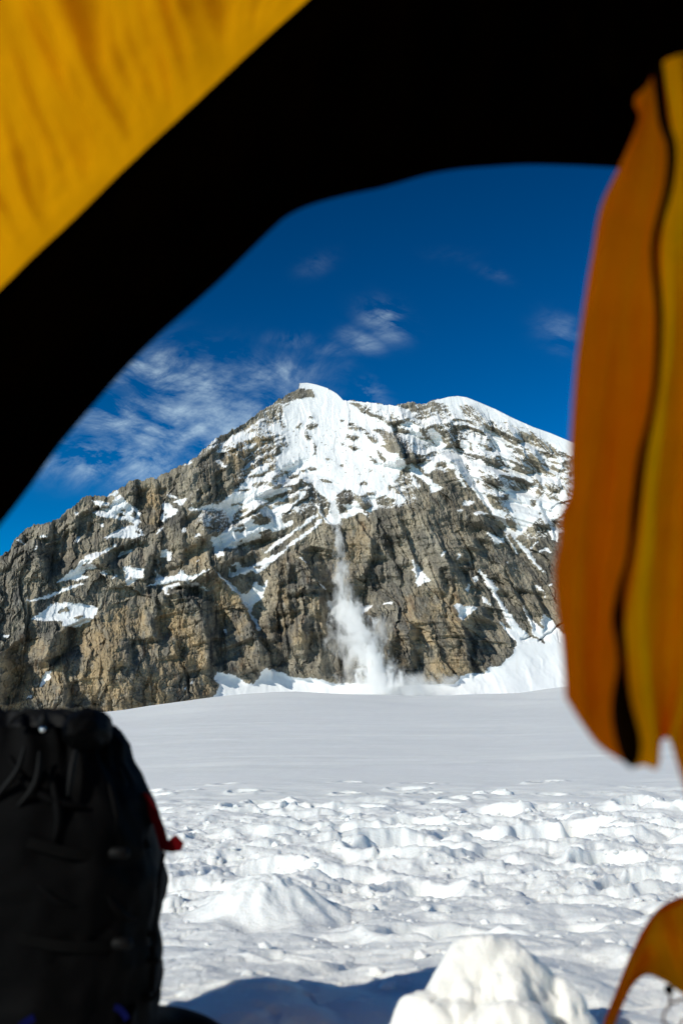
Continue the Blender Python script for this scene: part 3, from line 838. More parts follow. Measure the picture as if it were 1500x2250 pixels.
# overall lie of the face: steep rock, gentler snow slopes, fan of snow at the foot
dbu = np.arange(-800, 2000, 5.0)
dbase = np.interp(ucols, dbu, blur1(np.interp(dbu, [-500, -100, 0, 250, 480, 580, 740, 900, 1050, 1130, 1260, 1700], [990, 1040, 1070, 1095, 1120, 1150, 1160, 1155, 1150, 1160, 1170, 1190]).astype(np.float32), 14, 0))
up = np.clip((1500 - GV) / 650.0, 0, 1)
up_m = np.clip((1500 - mv) / 650.0, 0, 1)
cot = 0.28 + 0.34 * sstep(up_m, 0.15, 0.75)
cot = cot + (1.0 - cot) * np.clip(solid * 1.1, 0, 1)
cot = np.where(apron_s > 0.5, 0.9, cot)
cot = blur1(blur1(cot.astype(np.float32), 60, 1), 8, 0)
lie = np.cumsum((cot * 0.56)[::-1], axis=0)[::-1]
D = dbase[None, :] + samp(blur1(lie.astype(np.float32), 120, 1), GU, GV) - 28.0

# buttress edges: the rock steps back to the right of each line and throws that side into shade
EDGES = [
    (26, 60, 26, [(455, 1225), (464, 1247), (513, 1292), (541, 1335), (553, 1373), (560, 1400), (588, 1432), (596, 1475)]),
    (13, 40, 18, [(410, 1285), (419, 1313), (449, 1356), (460, 1399), (480, 1450)]),
    (24, 55, 24, [(650, 1215), (664, 1226), (694, 1271), (719, 1305), (732, 1340), (740, 1400), (745, 1490)]),
    (12, 26, 16, [(700, 1125), (711, 1138), (738, 1164), (741, 1195), (745, 1240), (748, 1300)]),
    (12, 34, 16, [(780, 1140), (788, 1151), (813, 1185), (818, 1217), (800, 1266), (792, 1325)]),
    (11, 28, 14, [(832, 1150), (841, 1172), (856, 1196), (860, 1228), (867, 1239), (882, 1275)]),
    (14, 30, 15, [(885, 1170), (899, 1202), (907, 1228), (914, 1258)]),
    (9, 24, 12, [(1005, 1170), (1018, 1198), (1037, 1238)]),
    (15, 40, 16, [(1010, 1340), (1015, 1361), (1020, 1402), (1036, 1480)]),
    (14, 34, 14, [(1105, 1260), (1121, 1289), (1142, 1318), (1154, 1349), (1168, 1368)]),
    (13, 28, 14, [(1165, 1290), (1176, 1311), (1190, 1342), (1191, 1376)]),
    (15, 36, 22, [(855, 930), (862, 949), (877, 979), (886, 1010)]),
    (10, 26, 12, [(480, 1105), (488, 1117), (509, 1153), (520, 1190)]),
    (9, 26, 12, [(560, 1095), (575, 1108), (596, 1136)]),
    (6, 16, 10, [(400, 1120), (405, 1140), (404, 1182)]),
    (9, 20, 12, [(342, 1205), (338, 1225), (330, 1255), (320, 1285)]),
    (8, 22, 12, [(164, 1115), (167, 1136), (171, 1160), (163, 1205)]),
    (9, 24, 14, [(112, 1150), (114, 1175), (115, 1205), (104, 1272)]),
    (6, 16, 10, [(48, 1175), (52, 1192), (46, 1218)]),
    (6, 16, 8, [(468, 1035), (471, 1065), (470, 1100)]),
    (11, 26, 14, [(862, 1395), (859, 1420), (856, 1482)]),
    (8, 20, 10, [(968, 1190), (985, 1240), (992, 1290), (985, 1330)]),
    (8, 20, 10, [(940, 1240), (965, 1300), (975, 1350)]),
    (9, 20, 10, [(935, 1140), (955, 1180), (975, 1215)]),
    (8, 20, 10, [(640, 1250), (646, 1290), (650, 1330)]),
    (8, 18, 10, [(690, 1330), (698, 1400), (706, 1470)]),
    (8, 18, 10, [(610, 1300), (625, 1380), (632, 1450)]),
    (10, 26, 10, [(985, 960), (1010, 1010), (1040, 1070), (1075, 1130)]),
    (10, 24, 10, [(1075, 960), (1095, 1000), (1110, 1020)]),
    (8, 20, 10, [(1140, 975), (1165, 1020), (1185, 1050)]),
    (9, 22, 10, [(1185, 1110), (1205, 1150), (1215, 1180)]),
    (8, 20, 9, [(960, 920), (985, 950), (1000, 975)]),
    (10, 30, 14, [(60, 1330), (55, 1400), (45, 1480), (20, 1560)]),
    (8, 24, 12, [(125, 1400), (135, 1450), (150, 1520)]),
    (7, 22, 12, [(300, 1400), (320, 1450), (330, 1520)]),
    (7, 22, 12, [(380, 1420), (400, 1470), (415, 1530)]),
]
REL = np.zeros_like(GU)
for A, wl, wr, pts in EDGES:
    P = np.array(pts, float)
    ul = np.interp(GV, P[:, 1], P[:, 0])
    v0, v1 = P[0, 1], P[-1, 1]
    fade = sstep(GV, v0 - 25, v0 + 15) * (1 - sstep(GV, v1 - 10, v1 + 25))
    du = GU - ul + w3 * 3.5 + w1 * 3
    prof = np.where(du < 0, -0.5 * np.exp(np.minimum(du, 0) / wl), -0.5 + 1.0 * sstep(du, 0, 5) - 0.0)
    prof = np.where(du > 5, 0.5 * np.exp(-np.maximum(du - 5, 0) / wr), prof)
    REL += 2.3 * A * prof * fade
FACES = [  # outlines of the walls that face right (frame, outline)
    (ZC, [(580, 950), (700, 960), (760, 1050), (840, 1200), (930, 1400), (720, 1400), (680, 1250), (620, 1050)]),
    (ZC, [(1060, 960), (1100, 1020), (1180, 1150), (1260, 1300), (1330, 1400), (1190, 1400), (1170, 1280), (1110, 1100)]),
    (ZC, [(700, 100), (870, 90), (980, 250), (880, 320), (740, 330), (700, 200)]), (ZC, [(740, 380), (770, 450), (810, 600), (950, 660), (950, 800), (860, 760), (790, 640), (740, 560)]),
    (ZC, [(880, 480), (1100, 470), (1300, 420), (1250, 520), (1000, 600), (920, 570)]), (ZC, [(1230, 40), (1300, 40), (1390, 170), (1320, 180)]),
    (ZC, [(150, 560), (200, 540), (190, 650), (150, 800), (90, 820), (100, 700)]), (ZC, [(480, 520), (520, 500), (510, 620), (450, 700), (470, 600)]),
    (ZC, [(450, 180), (500, 180), (500, 270), (470, 300)]), (ZC, [(330, 900), (560, 890), (620, 1000), (500, 1000), (400, 960)]),
    (ZC, [(250, 950), (300, 960), (380, 1120), (330, 1100)]), (ZC, [(860, 1120), (900, 1130), (930, 1300), (880, 1250)]),
    (ZE, [(290, 500), (400, 470), (520, 620), (600, 800), (640, 950), (560, 950), (430, 800), (340, 620)]), (ZE, [(440, 830), (560, 960), (620, 1060), (680, 1180), (640, 1400), (540, 1400), (490, 1050)]),
    (ZE, [(690, 280), (725, 300), (720, 480), (690, 480)]), (ZE, [(1020, 300), (1070, 450), (1030, 600), (950, 780), (900, 900), (920, 760), (1000, 560)]),
    (ZE, [(1110, 340), (1160, 380), (1200, 470), (1225, 610), (1190, 580), (1130, 450)]), (ZE, [(1250, 650), (1330, 800), (1290, 790), (1220, 700)]), (ZE, [(1300, 200), (1360, 250), (1400, 470), (1330, 400)]),
    (ZE, [(800, 800), (880, 830), (910, 1080), (830, 1080), (780, 900)]), (ZE, [(160, 700), (200, 680), (180, 850), (160, 820)]), (ZE, [(350, 830), (430, 830), (420, 960), (370, 950)]), (ZE, [(150, 950), (190, 1000), (220, 1250), (170, 1300)]), (ZE, [(330, 980), (370, 1000), (360, 1300), (320, 1280)]),
    (ZE, [(1100, 700), (1140, 650), (1120, 900), (1090, 920)]),
    (ZG, [(490, 200), (530, 220), (570, 350), (540, 340)]), (ZG, [(480, 880), (560, 870), (600, 900), (590, 1030), (520, 1060), (500, 1000)]), (ZG, [(510, 1060), (560, 1060), (570, 1340), (530, 1200)]),
    (ZG, [(910, 570), (1010, 620), (1010, 700), (960, 650)]), (ZG, [(1150, 670), (1240, 740), (1220, 800), (1180, 750)]), (ZG, [(260, 420), (310, 430), (350, 650), (300, 600)]),
    (ZG, [(320, 300), (400, 330), (500, 480), (560, 640), (500, 560), (400, 430)]), (ZG, [(1000, 800), (1060, 830), (1080, 900), (1020, 850)]), (ZG, [(580, 140), (640, 150), (690, 260), (620, 250)]),
    (ZG, [(190, 80), (240, 180), (230, 220), (190, 150)]), (ZG, [(640, 760), (720, 800), (780, 880), (700, 860)]), (ZG, [(620, 1080), (660, 1080), (680, 1330), (640, 1300)]), (ZG, [(430, 1060), (470, 1060), (460, 1130), (440, 1120)]), (ZG, [(0, 900), (80, 930), (90, 1250), (20, 1350)]),
    (ZF, [(0, 440), (200, 500), (250, 580), (240, 660), (60, 700), (0, 690)]), (ZF, [(260, 580), (370, 520), (440, 650), (420, 690), (300, 620)]), (ZF, [(820, 800), (1000, 840), (1020, 960), (930, 960), (830, 900)]),
    (ZF, [(780, 620), (830, 640), (880, 760), (800, 720)]), (ZF, [(1010, 640), (1080, 660), (1150, 790), (1080, 810)]), (ZF, [(1140, 580), (1190, 600), (1260, 760), (1200, 740)]), (ZF, [(640, 1170), (760, 1180), (850, 1270), (800, 1340), (700, 1260)]),
    (ZF, [(840, 990), (900, 1030), (880, 1060), (820, 1040)]), (ZF, [(1200, 1110), (1250, 1200), (1310, 1230), (1320, 1310), (1250, 1280)]), (ZF, [(360, 550), (410, 560), (570, 900), (530, 890), (430, 750)]), (ZF, [(650, 340), (700, 370), (720, 440), (660, 420)]),
    (ZF, [(720, 460), (750, 480), (790, 590), (740, 590)]), (ZF, [(370, 290), (410, 310), (400, 480), (370, 480)]), (ZF, [(960, 400), (1000, 420), (1040, 510), (980, 520)]),
    (ZD, [(1250, 560), (1430, 580), (1500, 700), (1500, 890), (1400, 880), (1300, 740)]), (ZD, [(0, 960), (120, 960), (190, 1060), (100, 1130), (0, 1130)]), (ZD, [(290, 1020), (330, 1010), (300, 1080)]), (ZD, [(930, 1200), (1000, 1280), (1020, 1330), (950, 1350)]), (ZD, [(1280, 300), (1400, 320), (1500, 460), (1380, 420)]),
    (ZB, [(780, 650), (940, 580), (920, 680), (800, 720)]), (ZB, [(780, 1000), (815, 1000), (815, 1280), (785, 1280)]), (ZB, [(1260, 1240), (1310, 1240), (1400, 1290), (1300, 1330)]), (ZB, [(0, 1150), (40, 1160), (30, 1290), (0, 1290)]), (ZB, [(940, 900), (960, 900), (960, 1000), (940, 1000)]),
    (ZB, [(1090, 820), (1130, 820), (1110, 1040), (1080, 1040)]), (ZB, [(620, 1180), (650, 1180), (640, 1280), (610, 1290)]),
    (ZA, [(775, 640), (800, 640), (800, 740), (785, 740)]), (ZA, [(380, 870), (410, 860), (530, 950), (510, 1200), (470, 1280), (410, 1150), (390, 980)]), (ZA, [(510, 720), (545, 720), (545, 960), (520, 950)]), (ZA, [(160, 900), (240, 920), (230, 1000), (150, 980)]),
    (ZA, [(1360, 320), (1410, 350), (1440, 470), (1390, 430)]), (ZA, [(920, 540), (1010, 530), (1000, 590), (930, 590)]), (ZA, [(1000, 1060), (1200, 960), (1250, 990), (1180, 1100), (1050, 1150)]), (ZA, [(900, 690), (940, 690), (900, 850), (870, 850)]), (ZA, [(270, 1000), (300, 1010), (280, 1200), (250, 1180)]),
    (ZA, [(660, 800), (690, 810), (640, 1050), (610, 1050)]),
    (ZL, [(240, 1290), (330, 1230), (340, 1330), (250, 1420), (210, 1400)]), (ZL, [(0, 1360), (60, 1340), (70, 1500), (30, 1600), (0, 1600)]), (ZL, [(590, 1300), (620, 1300), (640, 1420), (600, 1400)]), (ZL, [(820, 1280), (860, 1290), (860, 1380), (830, 1370)]), (ZL, [(700, 1200), (740, 1200), (780, 1300), (730, 1290)]), (ZL, [(300, 1500), (330, 1500), (340, 1620), (300, 1600)]),
    (ZH, [(130, 50), (190, 90), (200, 340), (150, 340), (140, 200)]), (ZH, [(420, 130), (480, 270), (490, 340), (440, 350)]), (ZH, [(470, 40), (530, 60), (540, 200), (490, 150)]), (ZH, [(680, 60), (720, 60), (700, 200), (690, 330), (660, 200)]), (ZH, [(1140, 190), (1180, 190), (1160, 370), (1130, 350)]),
    (ZH, [(1250, 100), (1300, 110), (1300, 340), (1260, 330)]),
]
facemap = np.zeros(mu.shape, np.float32)
for z, p in FACES:
    raster(facemap, zp(z, p), 1.0)
facemap = blur(facemap, 1)
turn = samp(facemap, GU + w3 * 6 + w1 * 4, GV + w4 * 6 + w2 * 4)
du_ = np.gradient(ucols)[None, :]
turned = np.cumsum(turn * du_ * 1.8, axis=1)
dense = (ucols > -20) & (ucols < 1290)
turned = turned - turned.mean(1, keepdims=True)
REL_T = turned - blur1(turned.astype(np.float32), 42, 1, 3)
REL_T[:, ~dense] = 0
REL = REL * 0.42 + blur1(REL_T.astype(np.float32), 1, 0, 1)
# gullies and bulges of the whole face
for u, v, ru, rv, a in [(752, 1320, 34, 190, 20), (560, 1330, 26, 70, 8), (250, 1470, 150, 110, -28), (660, 1390, 70, 110, -16), (930, 1400, 90, 110, -22), (1180, 1200, 80, 160, 16),
                        (330, 1120, 60, 60, 16), (90, 1320, 80, 120, -10), (520, 1010, 90, 60, -12), (780, 1230, 30, 80, -10)]:
    REL += a * np.exp(-((GU - u) / ru) ** 2 - ((GV - v) / rv) ** 2)
ROCKY = 1 - np.clip(SOL * 1.15, 0, 1)
REL += 18 * fbm(QU / 170, GV / 240, 3, 12) * (0.4 + 0.6 * ROCKY)
REL -= 8 * ridged(wu / 75, wv / 190, 3, 21) * ROCKY
f0, c0, e0 = facets((QU + w1 * 26 + w3 * 4) / 120 + 1.7, (GV + w2 * 30) / 260, 99, 1.0)
f1, c1, e1 = facets(wu / 50, wv / 160, 101, 1.0)
f2, c2, e2 = facets((wu + 0.08 * (GV - 1200)) / 20 + 5.3, wv / 78, 202, 1.0)
f3, c3, e3 = facets((wu - 0.1 * (GV - 1200)) / 7.5 + 2.1, wv / 32, 303, 1.0)
f4, c4, e4 = facets((QU + w3 * 3) / 4.4, (GV + w4 * 3) / 11.0, 404, 1.0)
patch = sstep(fbm(GU / 110, GV / 110, 3, 140), -0.25, 0.35)     # sound slabs against shattered rock
rock = 5 * f0 + 8 * f1 + 3.8 * f2 + (1.5 + 1.2 * patch) * f3 + (0.6 + 0.8 * patch) * f4
rock += 3.0 * fbm((wu + w3 * 5) / 16, (GV - 0.5 * GU) / 13, 3, 37) * (1 - patch)
rock -= 1.5 * ridged((wu + w3 * 3) / 10, wv / 85, 3, 33)
rock += 0.6 * fbm(GU / 5, GV / 7, 3, 44)
# benches: rock steps back at irregular heights
rock += 5 * fbm(GU / 90 + 3, (GV + 0.35 * GU) / 24, 3, 66) * sstep(up, 0.2, 0.5)
snow_cover = np.clip((S - 0.35) / 0.4, 0, 1)
sm = blur1(blur1(snow_cover.astype(np.float32), 2, 0), 2, 1)
relief = REL + rock * (1 - 0.80 * sm) * (1 - 0.85 * AP)
relief += sm * (1.2 * fbm(GU / 30, GV / 40, 3, 88) - 0.6)
relief = relief * (1 - 0.7 * AP)
# taper relief to the crest so that the skyline keeps its line
D = D + relief * (0.35 + 0.65 * sstep(tt, 1.0, 0.93))[:, None]
# bergschrund cracks on the snow fan at the right
for pts in ([(1144, 1404), (1152, 1405), (1160, 1400), (1166, 1399)], [(1182, 1408), (1192, 1402), (1200, 1393), (1210, 1390), (1222, 1376), (1240, 1366)]):
    P = np.array(pts, float)
    vl = np.interp(GU, P[:, 0], P[:, 1]) + w3 * 1.5
    ins = sstep(GU, P[0, 0] - 3, P[0, 0] + 3) * (1 - sstep(GU, P[-1, 0] - 3, P[-1, 0] + 3))
    D = D + ins * 9 * np.exp(-((GV - vl) / 2.4) ** 2)
# ledges catch snow
ddv = -np.gradient(D, axis=0) / np.gradient(GV, axis=0)
ledge = np.clip((ddv / 0.56 - 0.75) / 1.6, -0.25, 0.5)
hi = sstep(up, 0.12, 0.9)
SN = S + ledge * (0.22 + 0.62 * hi) * (1 - 0.6 * (S > 0.8)) + 0.16 * (w3 + w4) * (S < 0.85) * (S > 0.1) - 0.06 * (1 - hi)
SN = np.clip(SN, -0.3, 1.2)
speck = fbm(GU / 6.0, GV / 5.0, 3, 71)
upsnow = np.clip(sstep(up, 0.55, 0.75) * (GU > 620) * (GU < 900), 0, 1)
SN = SN - upsnow * (S > 0.8) * np.clip((speck - 0.33) * 4.0, 0, 0.85) * sstep(GV, 900, 960)

# rock colours, per block and per stain
def lerp(a, b, f):
    return a + (b - a) * f[..., None]


def C3(*c):
    return np.array(c, np.float32)[None, None, :]


OCH = samp(ochremap, GU, GV)
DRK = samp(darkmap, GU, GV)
nb_ = fbm(GU / 90, GV / 90, 4, 501, 0.6)
nm_ = fbm(QU / 18, GV / 40, 4, 502, 0.6)
st_ = fbm((QU + w3 * 3) / 6.5, GV / 75, 4, 503, 0.62)
st2 = fbm((QU + w1 * 5) / 15, GV / 150, 3, 504, 0.6)
TONE = lerp(C3(0.150, 0.138, 0.116) + np.zeros(GU.shape + (3,), np.float32), C3(0.325, 0.292, 0.228), sstep(nm_ + 0.5 * nb_, -0.55, 0.55))
TONE = lerp(TONE, C3(0.40, 0.365, 0.29), 0.65 * sstep(0.45 * c1 + 0.35 * c2 + 0.2 * c3, 0.5, 0.95))
TONE = lerp(TONE, C3(0.105, 0.101, 0.094), 0.60 * sstep(0.4 * c1 + 0.3 * c2 + 0.3 * c3, 0.45, 0.08))
TONE = lerp(TONE, C3(0.43, 0.31, 0.165), 0.78 * np.clip(OCH, 0, 1) * sstep(nm_ * 0.7 + nb_ + 0.5 * (c1 - 0.5), -0.45, 0.45))
TONE = lerp(TONE, C3(0.31, 0.18, 0.09), 0.5 * np.clip(OCH * 1.2, 0, 1) * sstep(fbm(GU / 34, GV / 50, 4, 505), 0.18, 0.42) * sstep(st_, -0.2, 0.2))
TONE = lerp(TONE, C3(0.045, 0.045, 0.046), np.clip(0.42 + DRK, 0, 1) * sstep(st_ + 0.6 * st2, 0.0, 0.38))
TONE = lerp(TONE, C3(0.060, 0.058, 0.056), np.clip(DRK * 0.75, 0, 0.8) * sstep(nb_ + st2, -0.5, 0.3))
TONE = lerp(TONE, C3(0.50, 0.475, 0.41), 0.45 * sstep(fbm(QU / 9, GV / 22, 4, 506, 0.65), 0.22, 0.5))
TONE = lerp(TONE, TONE * C3(0.62, 0.63, 0.66), 0.8 * sstep(fbm((QU + w1 * 20) / 70, (GV + w2 * 20) / 130, 3, 510), 0.05, 0.35))
TONE = TONE * (1.0 + 0.36 * fbm(GU / 3, GV / 4, 3, 507))[..., None]
dust = fbm(GU / 2.2, GV / 2.0, 3, 79, 0.6)
rib = fbm((GU - 0.62 * GV) / 6.5, (GV + 0.3 * GU) / 15, 4, 83, 0.62)
SN = SN - 2.2 * (S > 0.6) * np.clip(rib - 0.14, 0, 0.5) * sstep(GU, 860, 940) * sstep(GV - np.interp(GU, RU, RV), 12, 45) * (1 - AP) * (GV < 1330)
SN = SN - 1.3 * (S > 0.6) * np.clip(rib - 0.22, 0, 0.5) * (GU < 700) * (GV > 1040) * (1 - AP)
SN = SN - 0.9 * (S > 0.75) * np.clip(speck - 0.36, 0, 0.4) * (1 - AP)
smask = sstep(SN + (0.12 + 0.20 * sstep(up, 0.35, 0.8)) * dust, 0.43, 0.57)
grit = sstep(fbm(GU / 22, GV / 60, 4, 508), 0.15, 0.6) * 0.16 + 0.05 * sstep(fbm((GU - 0.35 * GV) / 9, GV / 60, 3, 509), 0.1, 0.5) * np.exp(-((GU - 735) / 60) ** 2)
SNOWC = lerp(C3(0.88, 0.885, 0.888) + np.zeros(GU.shape + (3,), np.float32), C3(0.72, 0.67, 0.59), grit)
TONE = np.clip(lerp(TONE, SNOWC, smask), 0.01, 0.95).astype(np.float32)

X, Y, Z = at_np(GU, GV, D)
# far side of the crest, falling away behind
nb = 8
bk = np.linspace(0, 1, nb + 1)[1:][:, None]
Xb = np.repeat(X[-1:, :], nb, 0) * (1 + 0.25 * bk)
Yb = Y[-1:, :] + 420 * bk
Zb = np.maximum(Z[-1:, :] - 40 * bk - 330 * bk ** 2, -5)
X = np.vstack([X, Xb]); Y = np.vstack([Y, Yb]); Z = np.vstack([Z, Zb])


def ext(a):
    return np.vstack([a, np.repeat(a[-1:, :], nb, 0)])


nr, nc = X.shape
q = grid_quads(nr, nc)
sn_all = ext(smask)
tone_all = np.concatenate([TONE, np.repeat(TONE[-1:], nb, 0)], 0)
qs = sn_all.ravel()[q].mean(1) > 0.5
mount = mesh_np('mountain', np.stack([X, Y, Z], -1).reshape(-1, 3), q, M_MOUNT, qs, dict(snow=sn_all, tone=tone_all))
tag(mount, 'snow-streaked brown granite mountain face with twin white summits', None, None, 'structure')


def face_depth(u, v):
    i = int(np.argmin(np.abs(ucols - u)))
    return float(np.interp(-v, -GV[:, i], blur1(D[:, i:i + 1].astype(np.float32), 5, 0)[:, 0]))


# ================================================================== GLACIER
CRU = np.arange(-900, 2400, 10.0)
CRV = blur1(np.interp(CRU, [-600, 0, 230, 380, 480, 650, 900, 1100, 1240, 1700], [1600, 1590, 1577, 1552, 1537, 1527, 1529, 1524, 1510, 1485]).astype(np.float32), 4, 0)


def ground_h(x, y):
    r = np.sqrt(x * x + y * y)
    # swell that hides the foot of the face, with a shallow trough behind it
    uu = 750 + F * math.cos(PITCH) * x / np.maximum(y, 1.0)
    crest_v = np.interp(uu, CRU, CRV)
    zc = (HOR - crest_v) / F * 620.0
    fall = -0.24 * sstep(y, 1.7, 5.0) * (1 - sstep(y, 9, 60))
    s = sstep(y, 25, 620)
    h = zc * (0.35 * np.clip(y / 620, 0, 1) + 0.65 * s ** 1.4) * (y > 0)
    h = np.where(y > 620, zc - (y - 620) * 0.012, h)
    h = h + fall
    h += 4.2 * fbm(x / 150, y / 120, 3, 301) * sstep(r, 60, 260) + 0.16 * fbm(x / 26, y / 18, 3, 304) * sstep(r, 14, 40) + 0.05 * fbm(x / 6, y / 6, 3, 302) * sstep(r, 9, 20)
    h += 0.012 * fbm(x / 0.9, y / 0.45, 4, 303) * sstep(r, 6, 9)
    # old ski tracks crossing the flat
    for (x0, y0, x1, y1, dpt) in [(-30, 13.2, 30, 19.0, .017), (-30, 14.2, 30, 20.4, .017), (-40, 26, 40, 30, .03), (-30, 18, 30, 15.5, .017), (-60, 44, 60, 52, .04)]:
        t = (x - x0) / (x1 - x0)
        yl = y0 + (y1 - y0) * t + 0.05 * y0 * np.sin(x * 0.23 + y0) + 0.02 * y0 * np.sin(x * 0.71 + 2 * y0)
        h -= dpt * np.exp(-((y - yl) / (0.012 * y0)) ** 2) - 0.6 * dpt * np.exp(-((y - yl - 0.03 * y0) / (0.016 * y0)) ** 2)
    return h


HOLES = []
hr = random.Random(11)
for i in range(60):
    y = hr.uniform(4.6, 9.0)
    x = hr.uniform(-0.45, 0.45) * y
    HOLES.append((x, y, hr.uniform(0.15, 0.36), hr.uniform(0.11, 0.24), hr.uniform(0.05, 0.13), hr.uniform(-0.6, 0.6)))
for i in range(22):
    y = hr.uniform(8.8, 12.2)
    x = hr.uniform(-0.2, 0.45) * y
    HOLES.append((x, y, hr.uniform(0.12, 0.25), hr.uniform(0.09, 0.16), hr.uniform(0.03, 0.07), hr.uniform(-0.6, 0.6)))
for i in range(9):
    y = hr.uniform(2.4, 4.3)
    x = hr.uniform(-0.35, 0.4) * y
    HOLES.append((x, y, hr.uniform(0.12, 0.24), hr.uniform(0.09, 0.15), hr.uniform(0.02, 0.05), hr.uniform(-0.6, 0.6)))
# square-cut spade hole at the right
HOLES.append((1.46, 5.75, 0.21, 0.15, 0.14, 0.1))


def trampled(x, y):
    wob = fbm(x / 0.8, y / 0.8, 3, 401)
    churn = sstep(y + wob * 0.8, 4.0, 4.8) * (1 - sstep(y + wob * 1.5, 8.0, 10.5))
    mid = sstep(y, 1.0, 1.6) * (1 - sstep(y + wob * 0.6, 4.2, 5.0))
    wx = x + 0.07 * fbm(x / 0.22, y / 0.18, 3, 411)
    wy = y + 0.06 * fbm(x / 0.22, y / 0.18, 3, 412)
    h = -0.055 * fbm(wx / 1.5, wy / 1.0, 3, 402) * (0.7 * sstep(y, 0.8, 2.0) + 0.3 * sstep(y, 2.8, 4.4)) * (1 - sstep(y, 10, 13))
    bil = 1.0 * np.abs(perlin(wx / 0.8, wy / 0.5, 403)) + 0.45 * np.abs(perlin(wx / 0.30, wy / 0.20, 404))
    h += (0.085 * bil - 0.035) * churn + (0.060 * bil - 0.022) * mid
    f, c, e = facets(wx / 0.17, wy / 0.12, 405, 0.6)
    h += churn * (0.024 * f) + mid * 0.008 * f
    f, c, e = facets(wx / 0.065, wy / 0.05, 406, 0.6)
    h += churn * 0.009 * f + mid * 0.0016 * f
    h += (0.013 * churn + 0.006 * mid) * fbm(x / 0.07, y / 0.06, 4, 407, 0.6)
    h += 0.014 * ridged(wx / 0.9, wy / 0.3, 3, 408) * (1 - sstep(y, 10, 13)) * sstep(y, 8, 9.5)
    # boot holes with raised rims
    hole = np.zeros_like(h)
    for (hx, hy, a, b, d, rot) in HOLES:
        m = (np.abs(x - hx) < 0.8) & (np.abs(y - hy) < 0.8)
        if not m.any():
            continue
        dx = wx[m] - hx
        dy = wy[m] - hy
        p = (dx * math.cos(rot) + dy * math.sin(rot)) / a
        qq = (-dx * math.sin(rot) + dy * math.cos(rot)) / b
        rr = np.sqrt(p * p + qq * qq)
        hole[m] += -d * (1 - sstep(rr, 0.72, 1.02)) + 0.32 * d * np.exp(-((rr - 1.2) / 0.2) ** 2)
    h += np.clip(hole, -0.18, 0.045)
    # floor of the tent is pressed flat; the ground falls away a little in front of it
    h *= sstep(y, 0.55, 1.3)
    return h


rows = [-3.0, -2.2, -1.5, -1.0, -0.6, -0.2, 0.15, 0.45, 0.75, 1.0]
y = 1.15
while y < 13.0:
    rows.append(y)
    y *= 1.0033
while y < 60:
    rows.append(y)
    y *= 1.012
while y < 4500:
    rows.append(y)
    y *= 1.03
rows = np.array(rows)
cols = np.r_[-2.6, -1.9, -1.4, -1.1, -0.9, -0.75, -0.65, np.arange(-0.58, -0.40, 0.006), np.arange(-0.40, 0.40, 0.00165), np.arange(0.40, 0.59, 0.006), 0.65, 0.75, 0.9, 1.1, 1.4, 1.9, 2.6]
GY = np.repeat(rows[:, None], len(cols), 1)
fan = np.where(GY > 1.2, GY, 1.2 + (1.2 - GY) * 0.6)
GX = cols[None, :] * fan
GZ = ground_h(GX, GY)
nm = rows < 13.2
GZ[nm] += trampled(GX[nm], GY[nm])
glacier = mesh_np('glacier', np.stack([GX, GY, GZ], -1).reshape(-1, 3), grid_quads(len(rows), len(cols)), M_SNOW, True)
tag(glacier, 'trampled snow in front of the tent running out to a smooth glacier', None, None, 'structure')


def gz(x, y):
    a = np.array([[float(x)]])
    b = np.array([[float(y)]])
    h = ground_h(a, b)
    if y < 13.2:
        h = h + trampled(a, b)
    return float(h[0, 0])


def dome(name, cx, cy, base, rx, ry, rz, seed, mat, rough=0.25, nu=56, nv=30, cut=0.35, skirt=0.0, crumb=0.0):
    """a lump of snow sunk a little into the ground"""
    th = np.linspace(0, 2 * math.pi, nu, endpoint=False)
    ph = np.linspace(-cut, math.pi / 2, nv)
    T, Pp = np.meshgrid(th, ph)
    x = np.cos(Pp) * np.cos(T)
    y = np.cos(Pp) * np.sin(T)
    z = np.sin(Pp)
    k = 1 + rough * fbm(x * 1.3 + seed, y * 1.3 + z * 1.7 + seed * 0.37, 3, seed) + rough * 0.45 * fbm((x + z) * 3.6 + seed, (y - z) * 3.6, 4, seed + 1, 0.6)
    if skirt:
        k = k + crumb * fbm((x - 0.6 * z) * 10 + seed, (y + 0.8 * z) * 10, 4, seed + 2, 0.65)
        sk = 1 + skirt * np.clip(1 - z, 0, 1.3) ** 2
        x = x * sk
        y = y * sk
    co = np.stack([cx + rx * x * k, cy + ry * y * k, base + rz * z * k], -1).reshape(-1, 3)
    q = grid_quads(nv, nu, wrap=True)
    return mesh_np(name, co, q, mat, True)


def heap(name, cx, cy, rx, ry, top, seed, lump=0.3, nu=150, nv=70, power=2.6):
    """a heap of shovelled snow: rounded, lumpy, running out into the ground"""
    r = np.linspace(0, 2.1, nv)[:, None]
    th = np.linspace(0, 2 * math.pi, nu, endpoint=False)[None, :]
    x = cx + rx * r * np.cos(th)
    y = cy + ry * r * np.sin(th)
    wob = 1 + 0.42 * fbm(np.cos(th) * 1.1 + seed + 0 * r, np.sin(th) * 1.1 + 0.4 * r, 3, seed)
    body = np.exp(-(r / wob) ** power)
    g = ground_h(x, y) + trampled(x, y)
    base = float(g[0].mean())
    n = lump * fbm(x / 0.11 + seed, y / 0.11, 4, seed + 1, 0.5) + 0.5 * lump * np.abs(fbm(x / 0.07, y / 0.07 + seed, 3, seed + 2))
    z = g * (1 - body) + base * body + (top - base) * body * (1 + n * sstep(r, -0.3, 0.9)) + 0.012 * fbm(x / 0.035, y / 0.035, 3, seed + 3) * np.sqrt(body)
    z = z - 0.02 * sstep(r, 1.5, 2.1)
    return mesh_np(name, np.stack([x, y, z], -1).reshape(-1, 3), grid_quads(nv, nu, wrap=True), M_SNOW, True)


